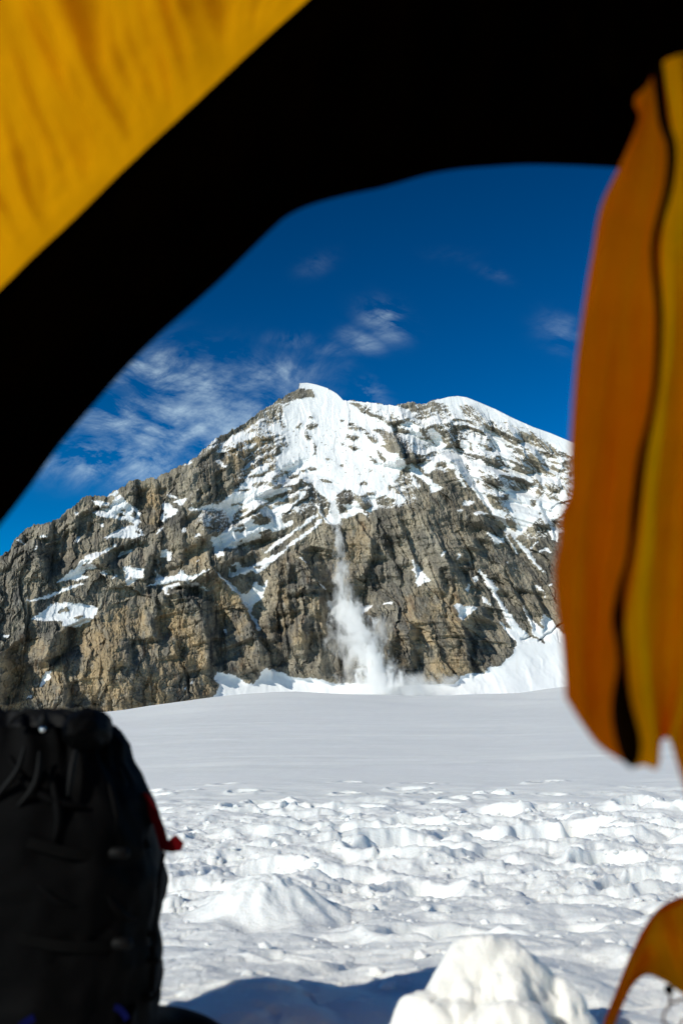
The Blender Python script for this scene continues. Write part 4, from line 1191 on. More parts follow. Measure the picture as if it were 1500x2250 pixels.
def clods(name, cx, cy, blobs, seed, R, nu=200, nv=110):
    """a pile of rounded clods, one surface"""
    r = np.linspace(0, 1, nv)[:, None] ** 0.9 * R
    th = np.linspace(0, 2 * math.pi, nu, endpoint=False)[None, :]
    x = cx + r * np.cos(th)
    y = cy + r * np.sin(th)
    wx = x + 0.035 * fbm(x / 0.09 + seed, y / 0.09, 3, seed) + 0.003 * fbm(x / 0.025, y / 0.025, 3, seed + 7)
    wy = y + 0.035 * fbm(x / 0.09, y / 0.09 + seed, 3, seed + 1) + 0.003 * fbm(x / 0.025, y / 0.025, 3, seed + 8)
    g = ground_h(x, y) + trampled(x, y)
    acc = np.exp(20 * (g - g.min()))
    g0 = g.min()
    for dx, dy, rr, top in blobs:
        d = np.sqrt((wx - cx - dx) ** 2 + (wy - cy - dy) ** 2) / rr
        cap = top * np.sqrt(np.clip(1 - (d / 1.25) ** 2, 0, 1)) * (d < 1.25) - 0.05 * (d >= 1.25)
        zz = np.where(d < 1.25, cap * 1.0 + g0 * 0.0, g0 - 0.05)
        acc = acc + np.exp(20 * (zz - g0)) * (d < 1.25)
    z = g0 + np.log(acc) / 20.0 - 0.02
    z = z + 0.009 * fbm(x / 0.045, y / 0.045, 4, seed + 3, 0.55) * sstep(z - g, 0.0, 0.04)
    edge = sstep(r / R, 0.85, 1.0)
    z = z * (1 - edge) + (g - 0.02) * edge
    return mesh_np(name, np.stack([x, y, z], -1).reshape(-1, 3), grid_quads(nv, nu, wrap=True), M_SNOW, True)


# ------------------------------------------------------------------ lumps of snow that stand by themselves
p = at(1085, 2165, 1.86)
o = clods('snow_mound', p.x, 1.93, [(0.03, 0.04, 0.07, 0.205), (-0.035, 0.04, 0.07, 0.20), (0.10, 0.03, 0.055, 0.15), (-0.10, -0.02, 0.06, 0.13), (0.02, -0.06, 0.075, 0.13), (0.145, 0.0, 0.045, 0.10), (-0.15, 0.0, 0.05, 0.07), (0.08, -0.09, 0.06, 0.07), (-0.05, -0.13, 0.08, 0.05)], 73, 0.42)
tag(o, 'large lumpy mound of snow nearest the camera, left of the hanging tent corner', 'snow mound')
p = at(590, 2010, 4.2)
o = heap('snow_lump', p.x, 4.2, 0.20, 0.19, gz(p.x, 4.2) + 0.125, 31, 0.2, 110, 50)
tag(o, 'rounded low snow heap with a shaded right side, right of the backpack', 'snow lump')
for (u, w, lab, sd) in [(1056, 0.045, 'left and lower of two small white snow blocks on the flat snow', 41), (1103, 0.06, 'right and larger of two small white snow blocks on the flat snow', 43)]:
    p = at(u, 1760, 10.2)
    o = dome('snow_block', p.x, 10.2, gz(p.x, 10.2) - 0.01, w * 2.0, w * 1.3, w * 1.15, sd, M_SNOW, 0.35, 30, 16)
    tag(o, lab, 'snow block', 'snow blocks on the flat')

# loose crumbs thrown up by boots
def crumbs(n, seed):
    r = np.random.default_rng(seed)
    ico_v = []
    t_ = (1 + 5 ** 0.5) / 2
    for a in (-1, 1):
        for b in (-t_, t_):
            ico_v += [(a, b, 0), (0, a, b), (b, 0, a)]
    iv = np.array(ico_v, float)
    iv /= np.linalg.norm(iv[0])
    fc = []
    d = np.linalg.norm(iv[:, None] - iv[None], axis=2)
    e = d[d > 0.1].min() * 1.05
    for i in range(12):
        for j in range(i + 1, 12):
            for k in range(j + 1, 12):
                if d[i, j] < e and d[j, k] < e and d[i, k] < e:
                    nrm = np.cross(iv[j] - iv[i], iv[k] - iv[i])
                    fc.append((i, j, k) if np.dot(nrm, iv[i]) > 0 else (i, k, j))
    fc = np.array(fc)
    ys = 2.3 + 6.7 * r.random(n) ** 0.8
    xs = (r.random(n) - 0.5) * 0.84 * ys
    H = ground_h(xs[None], ys[None])[0] + trampled(xs[None], ys[None])[0]
    sz = (0.004 + 0.016 * r.random(n) ** 3) * (0.7 + 0.25 * ys / 3)
    keep = fbm(xs / 0.5, ys / 0.5, 2, 611) > -0.08
    xs, ys, H, sz = xs[keep], ys[keep], H[keep], sz[keep]
    m = len(xs)
    V = iv[None] * sz[:, None, None] * (0.65 + 0.7 * r.random((m, 12, 1))) * np.array([1.25, 1.0, 0.8])
    V += np.stack([xs, ys, H + sz * 0.35], -1)[:, None, :]
    Fq = (fc[None] + 12 * np.arange(m)[:, None, None]).reshape(-1, 3)
    return V.reshape(-1, 3), Fq


cv, cf = crumbs(1500, 5)
o = mesh_np('snow_crumbs', cv, cf, M_SNOW, False)
tag(o, 'loose snow crumbs scattered over the trampled snow', None, None, 'stuff')

# ================================================================== AVALANCHE
def mat_volume(name, density, build):
    m = bpy.data.materials.new(name)
    m.use_nodes = True
    t = NT(m.node_tree)
    t.n.clear()
    out = t.node('ShaderNodeOutputMaterial')
    P = t.node('ShaderNodeTexCoord').outputs['Object']
    d = build(t, P)
    v = t.node('ShaderNodeVolumePrincipled')
    v.inputs['Color'].default_value = (0.998, 0.998, 0.998, 1)
    v.inputs['Anisotropy'].default_value = 0.0
    t.put(v.inputs['Density'], t.math('MULTIPLY', d, density))
    t.l.new(v.outputs[0], out.inputs['Volume'])
    m.cycles.volume_step_rate = 1.0
    return m


AV = empty('avalanche', at(800, 1500, face_depth(800, 1480) - 20))
tag(AV, 'white powder avalanche pouring down the cliff gully in a cloud', 'avalanche')
AVP = [(735, 1100, 6), (737, 1120, 12), (738, 1150, 15), (742, 1185, 9), (746, 1215, 14), (748, 1250, 20), (752, 1300, 26), (765, 1350, 40), (788, 1400, 46), (812, 1440, 48), (832, 1480, 50), (842, 1512, 58)]
pts = smooth_path(AVP, 60)
W3, RX = [], []
AVD = [min(face_depth(u + du_, min(v, 1500)) for du_ in (-0.7 * hw, 0, 0.7 * hw)) for u, v, hw in pts]
AVD = [min(AVD[max(0, i - 5):i + 6]) for i in range(len(AVD))]
AVD = list(np.convolve(np.pad(AVD, 4, mode='edge'), np.ones(9) / 9, 'valid'))
for i_, (u, v, hw) in enumerate(pts):
    yd = AVD[i_] - 2 - hw * 0.5
    W3.append(at(u, v, yd))
    RX.append(hw * yd / F * 1.12)
zs = np.array([w.z for w in W3])
zmin, zmax = zs.min(), zs.max()


def curve_node(t, fac, xs, ys):
    """float curve through (xs, ys), xs in 0..1; returns the socket scaled back to the range of ys"""
    lo, hi = float(min(ys)), float(max(ys))
    n = t.node('ShaderNodeFloatCurve')
    c = n.mapping.curves[0]
    order = np.argsort(xs)
    xs = np.array(xs)[order]
    ys = (np.array(ys)[order] - lo) / max(hi - lo, 1e-6)
    idx = np.linspace(0, len(xs) - 1, 14).astype(int)
    c.points[0].location = (float(xs[idx[0]]), float(ys[idx[0]]))
    c.points[1].location = (float(xs[idx[-1]]), float(ys[idx[-1]]))
    for i in idx[1:-1]:
        c.points.new(float(xs[i]), float(ys[i]))
    n.mapping.update()
    t.put(n.inputs['Value'], fac)
    return t.math('MULTIPLY_ADD', n.outputs[0], hi - lo, lo)


ORG = Vector((W3[30].x, W3[30].y, 0.0))
fr = (zs - zmin) / (zmax - zmin)


def stream_density(t, P):
    x, y, z = t.sep(P)
    f = t.math('DIVIDE', t.math('SUBTRACT', z, float(zmin)), float(zmax - zmin))
    xc = curve_node(t, f, fr, [w.x - ORG.x for w in W3])
    yc = curve_node(t, f, fr, [w.y - ORG.y for w in W3])
    rr = curve_node(t, f, fr, RX)
    dx = t.math('DIVIDE', t.math('SUBTRACT', x, xc), rr)
    dy = t.math('DIVIDE', t.math('SUBTRACT', y, yc), rr)
    r = t.math('SQRT', t.math('ADD', t.math('MULTIPLY', dx, dx), t.math('MULTIPLY', dy, dy)))
    n = t.noise(t.scalev(P, (1, 1, 0.5)), 0.10, 6, 0.66, 0.5)
    n2 = t.noise(t.scalev(P, (1, 1, 0.12)), 0.5, 3, 0.6)
    e = t.math('ADD', t.math('SUBTRACT', 0.62, r), t.math('MULTIPLY', t.math('SUBTRACT', n, 0.5), 4.8))
    e = t.math('ADD', e, t.math('MULTIPLY', t.math('SUBTRACT', n2, 0.5), 0.7))
    d = t.mapr(e, 0.0, 0.45, 0.0, 1.0, True)
    hmod = t.mapr(f, 0.0, 0.35, 0.6, 1.0)
    return t.math('MULTIPLY', d, hmod)


# hull of the stream
V, Fc = tube([Vector((w.x - ORG.x, w.y - ORG.y, w.z)) for w in W3], [r * 1.9 for r in RX], 18)
o = mesh_list('falling_stream', V, Fc, mat_volume('powder_stream', 0.6, stream_density))
o.location = ORG
bpy.context.view_layer.update()
set_parent(o, AV)


def puff(name, u, v, ru, rv, ydepth, fwd, dens, nscale, edge, contrast=2.0):
    yd = ydepth
    c = at(u, v, yd)
    rx, rz = ru * yd / F, rv * yd / F

    def build(t, P):
        q = t.scalev(P, (1.0 / rx, 1.0 / fwd, 1.0 / rz))
        r = t.vmath('LENGTH', q)
        off = (c.x * 0.37 + 5, c.y * 0.1, c.z * 0.2)
        n = t.noise(t.vmath('ADD', t.scalev(P, (1, 1, 0.7)), off), nscale, 5, 0.62, 0.8)
        e = t.math('ADD', t.math('SUBTRACT', edge, r), t.math('MULTIPLY', t.math('SUBTRACT', n, 0.5), contrast))
        return t.mapr(e, 0.0, 0.9, 0.0, 1.0, True)

    nu, nv = 24, 14
    V = []
    for i in range(nv + 1):
        ph = -math.pi / 2 + math.pi * i / nv
        for j in range(nu):
            a = 2 * math.pi * j / nu
            V.append((rx * math.cos(ph) * math.cos(a), fwd * math.cos(ph) * math.sin(a), rz * math.sin(ph)))
    Fc = []
    for i in range(nv):
        for j in range(nu):
            j2 = (j + 1) % nu
            Fc.append((i * nu + j, i * nu + j2, (i + 1) * nu + j2, (i + 1) * nu + j))
    o = mesh_list(name, V, Fc, mat_volume('powder_' + name, dens, build))
    o.location = c
    bpy.context.view_layer.update()
    return set_parent(o, AV)


puff('drifting_mist', 772, 1425, 78, 105, face_depth(772, 1430) - 12, 22, 0.13, 0.07, 0.66, 3.2)
puff('side_plume', 838, 1385, 46, 52, face_depth(838, 1390) - 14, 16, 0.09, 0.06, 0.62, 2.8)
puff('stream_mist', 722, 1250, 34, 110, face_depth(722, 1250) - 6, 10, 0.035, 0.07, 0.6, 2.0)
puff('ground_cloud', 880, 1512, 230, 46, face_depth(860, 1500) - 42, 40, 0.11, 0.045, 0.70, 2.6)

# ================================================================== TENT
M_YELLOW = mat_fabric('yellow_tent_cloth', (0.36, 0.17, 0.002), (0.40, 0.172, 0.001), 0.45)
M_YELLOW2 = mat_fabric('yellow_door_cloth', (0.06, 0.03, 0.001), (0.95, 0.43, 0.001), 0.35)
M_ORANGE = mat_fabric('orange_door_cloth', (0.36, 0.135, 0.002), (0.50, 0.17, 0.001), 0.35)
M_BLACKCLOTH = mat_plain('black_tent_cloth', (0.0012, 0.0011, 0.001), 0.95, 0.0, 0.0)
M_ZIP = mat_plain('black_zip_tape', (0.006, 0.005, 0.005), 0.9, 0.03, 0.0)
M_CORD = mat_plain('tan_cord', (0.30, 0.20, 0.09), 0.8, 0.1, 0.0005, 900)

YB = 0.86
INNER = [(-800, 3440), (-720, 2700), (-460, 1850), (-230, 1440), (-100, 1262), (0, 1138), (60, 1060), (120, 975), (200, 880), (270, 800), (340, 730), (400, 677), (480, 605), (540, 545), (590, 496), (625, 466), (680, 440),
         (760, 418), (840, 401), (930, 375), (1000, 362), (1080, 355), (1160, 351), (1260, 353), (1360, 358), (1500, 368), (1700, 420), (1900, 560), (2050, 850), (2200, 1500), (2330, 2400), (2400, 3440)]
OUTER = [(-1150, 3440), (-1100, 2700), (-900, 1900), (-640, 1330), (-400, 1060), (-240, 893), (-120, 765), (0, 650), (80, 572), (170, 488), (260, 398), (340, 322), (430, 240), (510, 165), (590, 90), (690, 0), (780, -85),
         (880, -180), (980, -265), (1090, -345), (1190, -410), (1290, -460), (1390, -500), (1500, -525), (1600, -530), (1750, -510), (1950, -420), (2150, -220), (2400, 250), (2650, 1100), (2850, 2300), (2950, 3440)]
TENT = empty('tent', (0, -0.3, 0))
tag(TENT, 'yellow tent seen from inside its open door, black-edged doorway framing the view', 'tent')
NS = 150
ip = smooth_path(INNER, 400)
op = smooth_path(OUTER, 400)
ki = np.linspace(0, len(INNER) - 1, NS)


def by_index(P, k):
    P = np.array(P, float)
    out = []
    for kk in k:
        i = int(min(max(math.floor(kk), 0), len(P) - 2))
        f = kk - i
        p0, p1, p2, p3 = P[max(i - 1, 0)], P[i], P[i + 1], P[min(i + 2, len(P) - 1)]
        out.append(0.5 * ((2 * p1) + (p2 - p0) * f + (2 * p0 - 5 * p1 + 4 * p2 - p3) * f * f + (3 * p1 - p0 - 3 * p2 + p3) * f ** 3))
    return np.array(out)


ip = by_index(INNER, ki)
op = by_index(OUTER, ki)
NM = 16
V, Fc = [], []
for i in range(NS):
    for j in range(NM):
        t = j / (NM - 1)
        u, v = ip[i] * (1 - t) + op[i] * t
        fold = 0.012 * math.sin(i * 0.55 + 2.5 * t) * math.sin(math.pi * t) + 0.008 * math.sin(i * 0.21 + 9 * t) * t * (1 - t) * 4
        V.append(at(u, v, YB - 0.03 * math.sin(math.pi * t) + fold))
for i in range(NS - 1):
    for j in range(NM - 1):
        a = i * NM + j
        Fc.append((a, a + 1, a + NM + 1, a + NM))
mesh_list('door_surround', V, Fc, M_BLACKCLOTH, TENT)
hem = [at(ip[i][0], ip[i][1], YB - 0.002) for i in range(NS)]
V, Fc = tube(hem, 0.0045, 8)
mesh_list('door_hem', V, Fc, M_BLACKCLOTH, TENT)
# canopy: runs from the seam back over the camera
ND = 60
depth = np.r_[np.linspace(0, 0.55, 44), np.linspace(0.62, 2.25, ND - 44)]
kc = np.linspace(0, len(OUTER) - 1, 520)
opc = by_index(OUTER, kc)
seam = np.array([at(u, v, YB) for u, v in opc])
tang_ = np.gradient(seam, axis=0)
tang_ /= np.linalg.norm(tang_, axis=1)[:, None]
nrm = np.stack([tang_[:, 2], tang_[:, 1] * 0, -tang_[:, 0]], -1)
arc = np.r_[0, np.cumsum(np.linalg.norm(np.diff(seam, axis=0), axis=1))]
AA, DD = np.meshgrid(arc, depth, indexing='ij')
fold = 0.042 * fbm(AA / 0.040 + 0.5 * fbm(AA / 0.1, DD / 0.3, 2, 714), DD / 0.7, 3, 711, 0.5) + 0.026 * fbm(AA / 0.14, DD / 0.42, 3, 712) + 0.010 * ridged(AA / 0.055, DD / 0.3, 3, 713)
fold = (fold + 0.010) * sstep(DD, 0.0, 0.14)
bow = 0.05 * np.sin(np.clip(DD / 2.25, 0, 1) * math.pi)
cx = seam[:, 0][:, None] + nrm[:, 0][:, None] * (fold - bow * 0)
cz = seam[:, 2][:, None] + nrm[:, 2][:, None] * (fold - bow * 0)
cyv = YB - DD
cz = np.maximum(cz, -0.02)
co = np.stack([cx, cyv, cz], -1)
can = mesh_np('canopy', co.reshape(-1, 3), grid_quads(len(arc), len(depth)), M_YELLOW, True)
set_parent(can, TENT)
# end wall behind the camera
base = co[::8, -1]
V = [tuple(b) for b in base] + [(0.2, YB - 2.25 - 0.02, 0.6)]
Fc = [(i, i + 1, len(base)) for i in range(len(base) - 1)]
mesh_list('end_wall', V, Fc, M_YELLOW, TENT)
V = [(co[0, 0, 0], YB - 0.03, 0.02), (co[-1, 0, 0], YB - 0.03, 0.02), (co[-1, -1, 0], YB - 2.25, 0.02), (co[0, -1, 0], YB - 2.25, 0.02)]
M_FLOOR = mat_plain('grey_groundsheet', (0.08, 0.08, 0.085), 0.7, 0.2, 0.001, 60)
mesh_list('groundsheet', V, [(0, 1, 2, 3)], M_FLOOR, TENT, False)
# seam tape between canopy and surround
V, Fc = tube([Vector(s_) + Vector((0, -0.004, 0)) for s_ in seam[::3]], 0.005, 8)
mesh_list('seam', V, Fc, M_BLACKCLOTH, TENT)

# ---- door panel gathered at the right, built as lengthwise curves (u, v) from top to bottom
CURVES = [
    [(1425, 140), (1392, 222), (1402, 262), (1361, 362), (1319, 455), (1300, 560), (1288, 630), (1272, 740), (1263, 815), (1251, 980), (1249, 1080), (1229, 1133), (1228, 1187), (1217, 1253), (1221, 1333), (1233, 1417), (1241, 1533)],
    [(1432, 145), (1415, 260), (1390, 360), (1350, 500), (1325, 700), (1305, 900), (1290, 1080), (1275, 1200), (1272, 1330), (1268, 1440), (1277, 1590)],
    [(1438, 150), (1430, 280), (1415, 400), (1385, 560), (1365, 760), (1345, 980), (1330, 1180), (1318, 1320), (1310, 1450), (1306, 1550), (1318, 1642)],
    [(1456, 150), (1474, 270), (1480, 380), (1452, 530), (1455, 700), (1448, 860), (1422, 1000), (1404, 1180), (1384, 1300), (1372, 1380), (1380, 1470), (1384, 1560), (1388, 1686)],
]
CURVES_R = [
    [(1452, 150), (1466, 270), (1472, 380), (1446, 530), (1448, 700), (1440, 860), (1414, 1000), (1396, 1180), (1376, 1300), (1364, 1380), (1372, 1470), (1378, 1560), (1386, 1688)],
    [(1464, 90), (1490, 300), (1490, 420), (1475, 560), (1478, 720), (1468, 880), (1450, 1020), (1432, 1180), (1412, 1300), (1402, 1400), (1405, 1500), (1412, 1600), (1416, 1682)],
    [(1482, 70), (1515, 300), (1520, 450), (1508, 600), (1506, 800), (1490, 1000), (1470, 1180), (1448, 1320), (1436, 1440), (1434, 1540), (1440, 1620), (1444, 1688)],
    [(1500, 60), (1540, 320), (1548, 500), (1540, 700), (1530, 900), (1512, 1100), (1490, 1300), (1472, 1440), (1460, 1540), (1453, 1590), (1452, 1632)],
    [(1515, 50), (1560, 340), (1570, 560), (1566, 800), (1552, 1000), (1535, 1200), (1512, 1380), (1492, 1500), (1475, 1570), (1466, 1610), (1460, 1624)],
    [(1535, 40), (1590, 400), (1605, 700), (1600, 1000), (1575, 1260), (1545, 1420), (1515, 1530), (1490, 1590), (1472, 1632)],
    [(1565, 30), (1640, 450), (1660, 800), (1655, 1100), (1630, 1340), (1590, 1480), (1545, 1580), (1510, 1640), (1500, 1722)],
    [(1640, 20), (1740, 600), (1780, 1000), (1790, 1300), (1770, 1550), (1720, 1750), (1640, 1880), (1580, 1930)],
]


def sheet(name, curves, y0, mat, seed, ncol=70, nrow=130, amp=0.02):
    C = np.array([smooth_path(c, nrow) for c in curves])           # curve, row, uv
    kcol = np.linspace(0, len(curves) - 1, ncol)
    G = np.zeros((nrow, ncol, 2))
    for r in range(nrow):
        G[r] = by_index(C[:, r], kcol)
    a = np.arange(ncol)[None, :] / (ncol - 1)
    b = np.arange(nrow)[:, None] / (nrow - 1)
    wob = amp * np.sin(a * 2.2 * math.pi * len(curves) / 4 + 1.5 * np.sin(b * 5 + seed) + seed) * (0.25 + 0.75 * sstep(b, 0.1, 0.6))
    wob = wob + 0.4 * amp * fbm(a * 9 + seed, b * 5, 3, seed)
    Yd = y0 + wob
    X_, Y_, Z_ = at_np(G[..., 0], G[..., 1], Yd)
    o = mesh_np(name, np.stack([X_, Y_, Z_], -1).reshape(-1, 3), grid_quads(nrow, ncol), mat, True)
    set_parent(o, TENT)
    return o


flap = sheet('door_flap', CURVES, 0.66, M_ORANGE, 821, amp=0.012)
panel = sheet('door_panel', CURVES_R, 0.665, M_YELLOW2, 822, 90, amp=0.012)
ZIP = [(1443, 140, 26), (1456, 260, 25), (1474, 325, 23), (1468, 410, 21), (1441, 515, 17), (1437, 580, 16), (1447, 685, 17), (1443, 810, 15), (1429, 915, 13), (1410, 1000, 18), (1397, 1100, 20), (1383, 1216, 14), (1364, 1293, 18), (1357, 1360, 27), (1363, 1416, 21), (1366, 1466, 21),
       (1364, 1516, 36), (1367, 1566, 50), (1377, 1616, 57), (1383, 1655, 48), (1386, 1682, 24), (1388, 1688, 6)]
zpth = smooth_path(ZIP, 120)
RL = [(1180, -120, 330), (1240, 30, 235), (1300, 120, 200), (1350, 170, 190), (1390, 190, 196), (1420, 168, 180), (1445, 125, 190), (1475, 105, 170), (1520, 95, 150), (1600, 80, 150), (1700, 80, 140), (1800, 60, 140)]
rl = smooth_path([(a_, b_ + 20) for a_, b_, c_ in RL], 60)
RV_, RF_ = [], []
for i, (u, v) in enumerate(rl):
    for j in range(10):
        t = j / 9
        RV_.append(at(u, v * (1 - t) + (-420 - 60 * math.sin(i * 0.1)) * t, 0.60 + 0.03 * t - 0.03 * math.sin(math.pi * t) + 0.004 * math.sin(i * 0.7)))
for i in range(59):
    for j in range(9):
        a = i * 10 + j
        RF_.append((a, a + 1, a + 11, a + 10))
mesh_list('flap_top_shade', RV_, RF_, M_BLACKCLOTH, TENT)  # black sheet added over the flap top, standing in for its shade
V, Fc = [], []
for i, (u, v, w) in enumerate(zpth):
    for j in range(7):
        t = j / 6 - 0.5
        V.append(at(u + w * t, v, 0.612 - 0.008 * (1 - 4 * t * t) + 0.003 * math.sin(i * 0.3)))
for i in range(len(zpth) - 1):
    for j in range(6):
        a = i * 7 + j
        Fc.append((a, a + 1, a + 8, a + 7))
zipo = mesh_list('zip_flap', V, Fc, M_ZIP, flap)

# ---- fly corner pulled out to a peg, with its cord
FO = [(2500, 2050, .90), (2100, 1960, .95), (1760, 1930, 1.05), (1600, 1945, 1.10), (1500, 1976, 1.14), (1455, 1998, 1.15), (1420, 2042, 1.15), (1390, 2102, 1.15), (1362, 2172, 1.16), (1334, 2245, 1.16), (1312, 2330, 1.17), (1290, 2420, 1.18)]
FI = [(2560, 2500, .88), (2150, 2440, .93), (1780, 2300, 1.03), (1600, 2230, 1.09), (1500, 2184, 1.13), (1465, 2160, 1.14), (1422, 2142, 1.15), (1392, 2163, 1.15), (1372, 2200, 1.16), (1350, 2252, 1.16), (1326, 2335, 1.17), (1304, 2424, 1.18)]
kf = np.linspace(0, len(FO) - 1, 90)
fo, fi = by_index(FO, kf), by_index(FI, kf)
V, Fc = [], []
for i in range(90):
    for j in range(14):
        t = j / 13
        u, v, yv = fo[i] * (1 - t) + fi[i] * t
        V.append(at(u, v, yv - 0.025 * math.sin(math.pi * t) + 0.006 * math.sin(i * 0.4 + 4 * t)))
for i in range(89):
    for j in range(13):
        a = i * 14 + j
        Fc.append((a, a + 1, a + 15, a + 14))
fly = mesh_list('fly_corner', V, Fc, M_ORANGE, TENT)
V, Fc = tube([at(u, v, yv - 0.001) for u, v, yv in fo], 0.0035, 8)
mesh_list('hem', V, Fc, M_ORANGE, fly)
a_, b_ = at(1297, 2424, 1.18), Vector((0.30, 1.27, 0.0))
V, Fc = tube([a_, a_.lerp(b_, 0.5), b_], 0.003, 6)
mesh_list('guy_line', V, Fc, M_CORD, TENT)
cord = [(1466, 2172), (1471, 2190), (1469, 2210), (1458, 2226), (1456, 2242), (1466, 2256), (1480, 2262), (1495, 2252), (1500, 2236)]
V, Fc = tube([at(u, v, 1.12) for u, v in smooth_path(cord, 40)], 0.0014, 6)
mesh_list('cord_loop', V, Fc, M_CORD, TENT)
cord = [(1469, 2196), (1480, 2203), (1500, 2194), (1540, 2186), (1600, 2200)]
V, Fc = tube([at(u, v, 1.115) for u, v in smooth_path(cord, 24)], 0.0014, 6)
mesh_list('cord_loop', V, Fc, M_CORD, TENT)
V, Fc = tube([at(1461, 2173, 1.115), at(1476, 2175, 1.115)], 0.0045, 8)
mesh_list('toggle', V, Fc, M_ZIP, TENT)

# ================================================================== BACKPACK
M_PACK = mat_plain('black_pack_nylon', (0.0014, 0.0014, 0.0016), 0.7, 0.05, 0.0006, 500)
M_PACK2 = mat_plain('charcoal_pack_nylon', (0.0030, 0.0031, 0.0034), 0.6, 0.10, 0.0006, 500)
M_WEB = mat_plain('black_webbing', (0.003, 0.003, 0.003), 0.8, 0.04, 0.0)
M_RED = mat_plain('red_webbing', (0.075, 0.0015, 0.003), 0.85, 0.03, 0.0)
M_BLUE = mat_plain('blue_pack_trim', (0.002, 0.003, 0.035), 0.85, 0.03, 0.0)
M_METAL = mat_plain('glint_bead_metal', (0.75, 0.74, 0.72), 0.12, 0.5, 0.0, metal=1.0)
YP = 1.60
PC = Vector((-0.535, 1.74, 0))
PACK = empty('backpack', (PC.x, PC.y, gz(PC.x, PC.y)))
tag(PACK, 'black drawstring climbing backpack with red strap standing in the snow', 'backpack')


def pz(v):
    return at(0, v, YP).z


EDGE = [(0.00, 300), (0.10, 322), (0.17, 335), (0.215, 340), (0.25, 337), (0.30, 345), (0.345, 345), (0.375, 333), (0.40, 336), (0.435, 334), (0.465, 322), (0.50, 300), (0.53, 277), (0.553, 268), (0.575, 246), (0.592, 225)]
ez = np.array([e[0] for e in EDGE])
ex = np.array([at(e[1], HOR - (e[0] - CAMZ) / PC.y * F, PC.y).x for e in EDGE])
nz, na = 90, 120
V, Fc = [], []
prng = np.random.default_rng(3)
zz = np.linspace(-0.10, 0.585, nz)
TH, ZZ = np.meshgrid(np.linspace(0, 2 * math.pi, na, endpoint=False), zz)
xe = np.interp(ZZ, ez, ex)
half = xe - PC.x
depthr = 0.15 * (1 - 0.25 * sstep(ZZ, 0.42, 0.60))
ct, stt = np.cos(TH), np.sin(TH)
sq = lambda c: np.sign(c) * np.abs(c) ** 0.75
xx = half * sq(ct)
yy = depthr * sq(stt)
wr = 0.016 * fbm(TH * 1.6, ZZ * 5, 4, 901) + 0.011 * ridged(TH * 1.8 + ZZ * 4, ZZ * 7 - TH, 3, 902)
gather = 0.010 * np.sin(TH * 26 + 2 * fbm(TH * 2, ZZ * 5, 2, 903)) * sstep(ZZ, 0.48, 0.58)
k = 1 + (wr + gather) / 0.18
co = np.stack([PC.x + xx * k, PC.y + yy * k, ZZ], -1)
body = mesh_np('pack_body', co.reshape(-1, 3), grid_quads(nz, na, wrap=True), M_PACK, True)
set_parent(body, PACK)
# gathered collar above the drawcord
zz = np.linspace(0, 1, 26)
TH, ZZ = np.meshgrid(np.linspace(0, 2 * math.pi, 180, endpoint=False), zz)
rad = 0.80 - 0.55 * ZZ ** 1.3 + 0.05 * np.sin(TH * 24 + 3 * fbm(TH, ZZ, 2, 911)) * (0.4 + 0.6 * (1 - ZZ)) + 0.05 * fbm(TH * 4, ZZ * 3, 3, 912)
co = np.stack([PC.x - 0.045 + 0.225 * rad * np.cos(TH), PC.y + 0.115 * rad * np.sin(TH), 0.575 + 0.032 * np.sin(ZZ * 2.2) + 0.006 * np.sin(TH * 24) * (1 - ZZ) + 0.018 * fbm(TH * 2.2, ZZ * 3, 3, 913)], -1)
col_ = mesh_np('collar', co.reshape(-1, 3), grid_quads(26, 180, wrap=True), M_PACK2, True)
set_parent(col_, PACK)
# rolled lid on the right of the top
lp = at(185, 1596, YP)
lid = dome('lid', lp.x - 0.008, YP + 0.06, lp.z - 0.006, 0.038, 0.07, 0.034, 57, M_PACK, 0.2, 48, 28, 1.2)
set_parent(lid, PACK)
# drawcord with its lock; small metal ball added only to throw a glint
cordp = []
for i in range(60):
    a = 2 * math.pi * i / 59
    cordp.append((PC.x - 0.03 + 0.185 * math.cos(a) * (1 + 0.02 * math.sin(24 * a)), PC.y + 0.108 * math.sin(a), 0.572 + 0.004 * math.sin(7 * a)))
V, Fc = tube(cordp, 0.0028, 6)
mesh_list('drawcord', V, Fc, M_WEB, PACK)
lk = at(94, 1590, YP - 0.02)
V, Fc = tube([lk + Vector((0, 0, -0.008)), lk + Vector((0, 0, -0.004)), lk + Vector((0.001, 0, 0.006)), lk + Vector((0.002, 0, 0.012)), lk + Vector((0.001, 0, 0.016))], [0.006, 0.0085, 0.0085, 0.0065, 0.004], 10)
lock = mesh_list('cord_lock', V, Fc, M_PACK2, PACK)
bd = at(94, 1603, YP - 0.045)
b_ = dome('glint_bead', bd.x, bd.y, bd.z, 0.0045, 0.0045, 0.0045, 3, M_METAL, 0.0, 16, 12, 1.5)
set_parent(b_, lock)
loop = [(20, 1592), (30, 1578), (48, 1566), (70, 1561), (88, 1572), (92, 1586)]
V, Fc = tube([at(u, v, YP) for u, v in smooth_path(loop, 30)], 0.0035, 6)
mesh_list('haul_loop', V, Fc, M_PACK2, PACK)
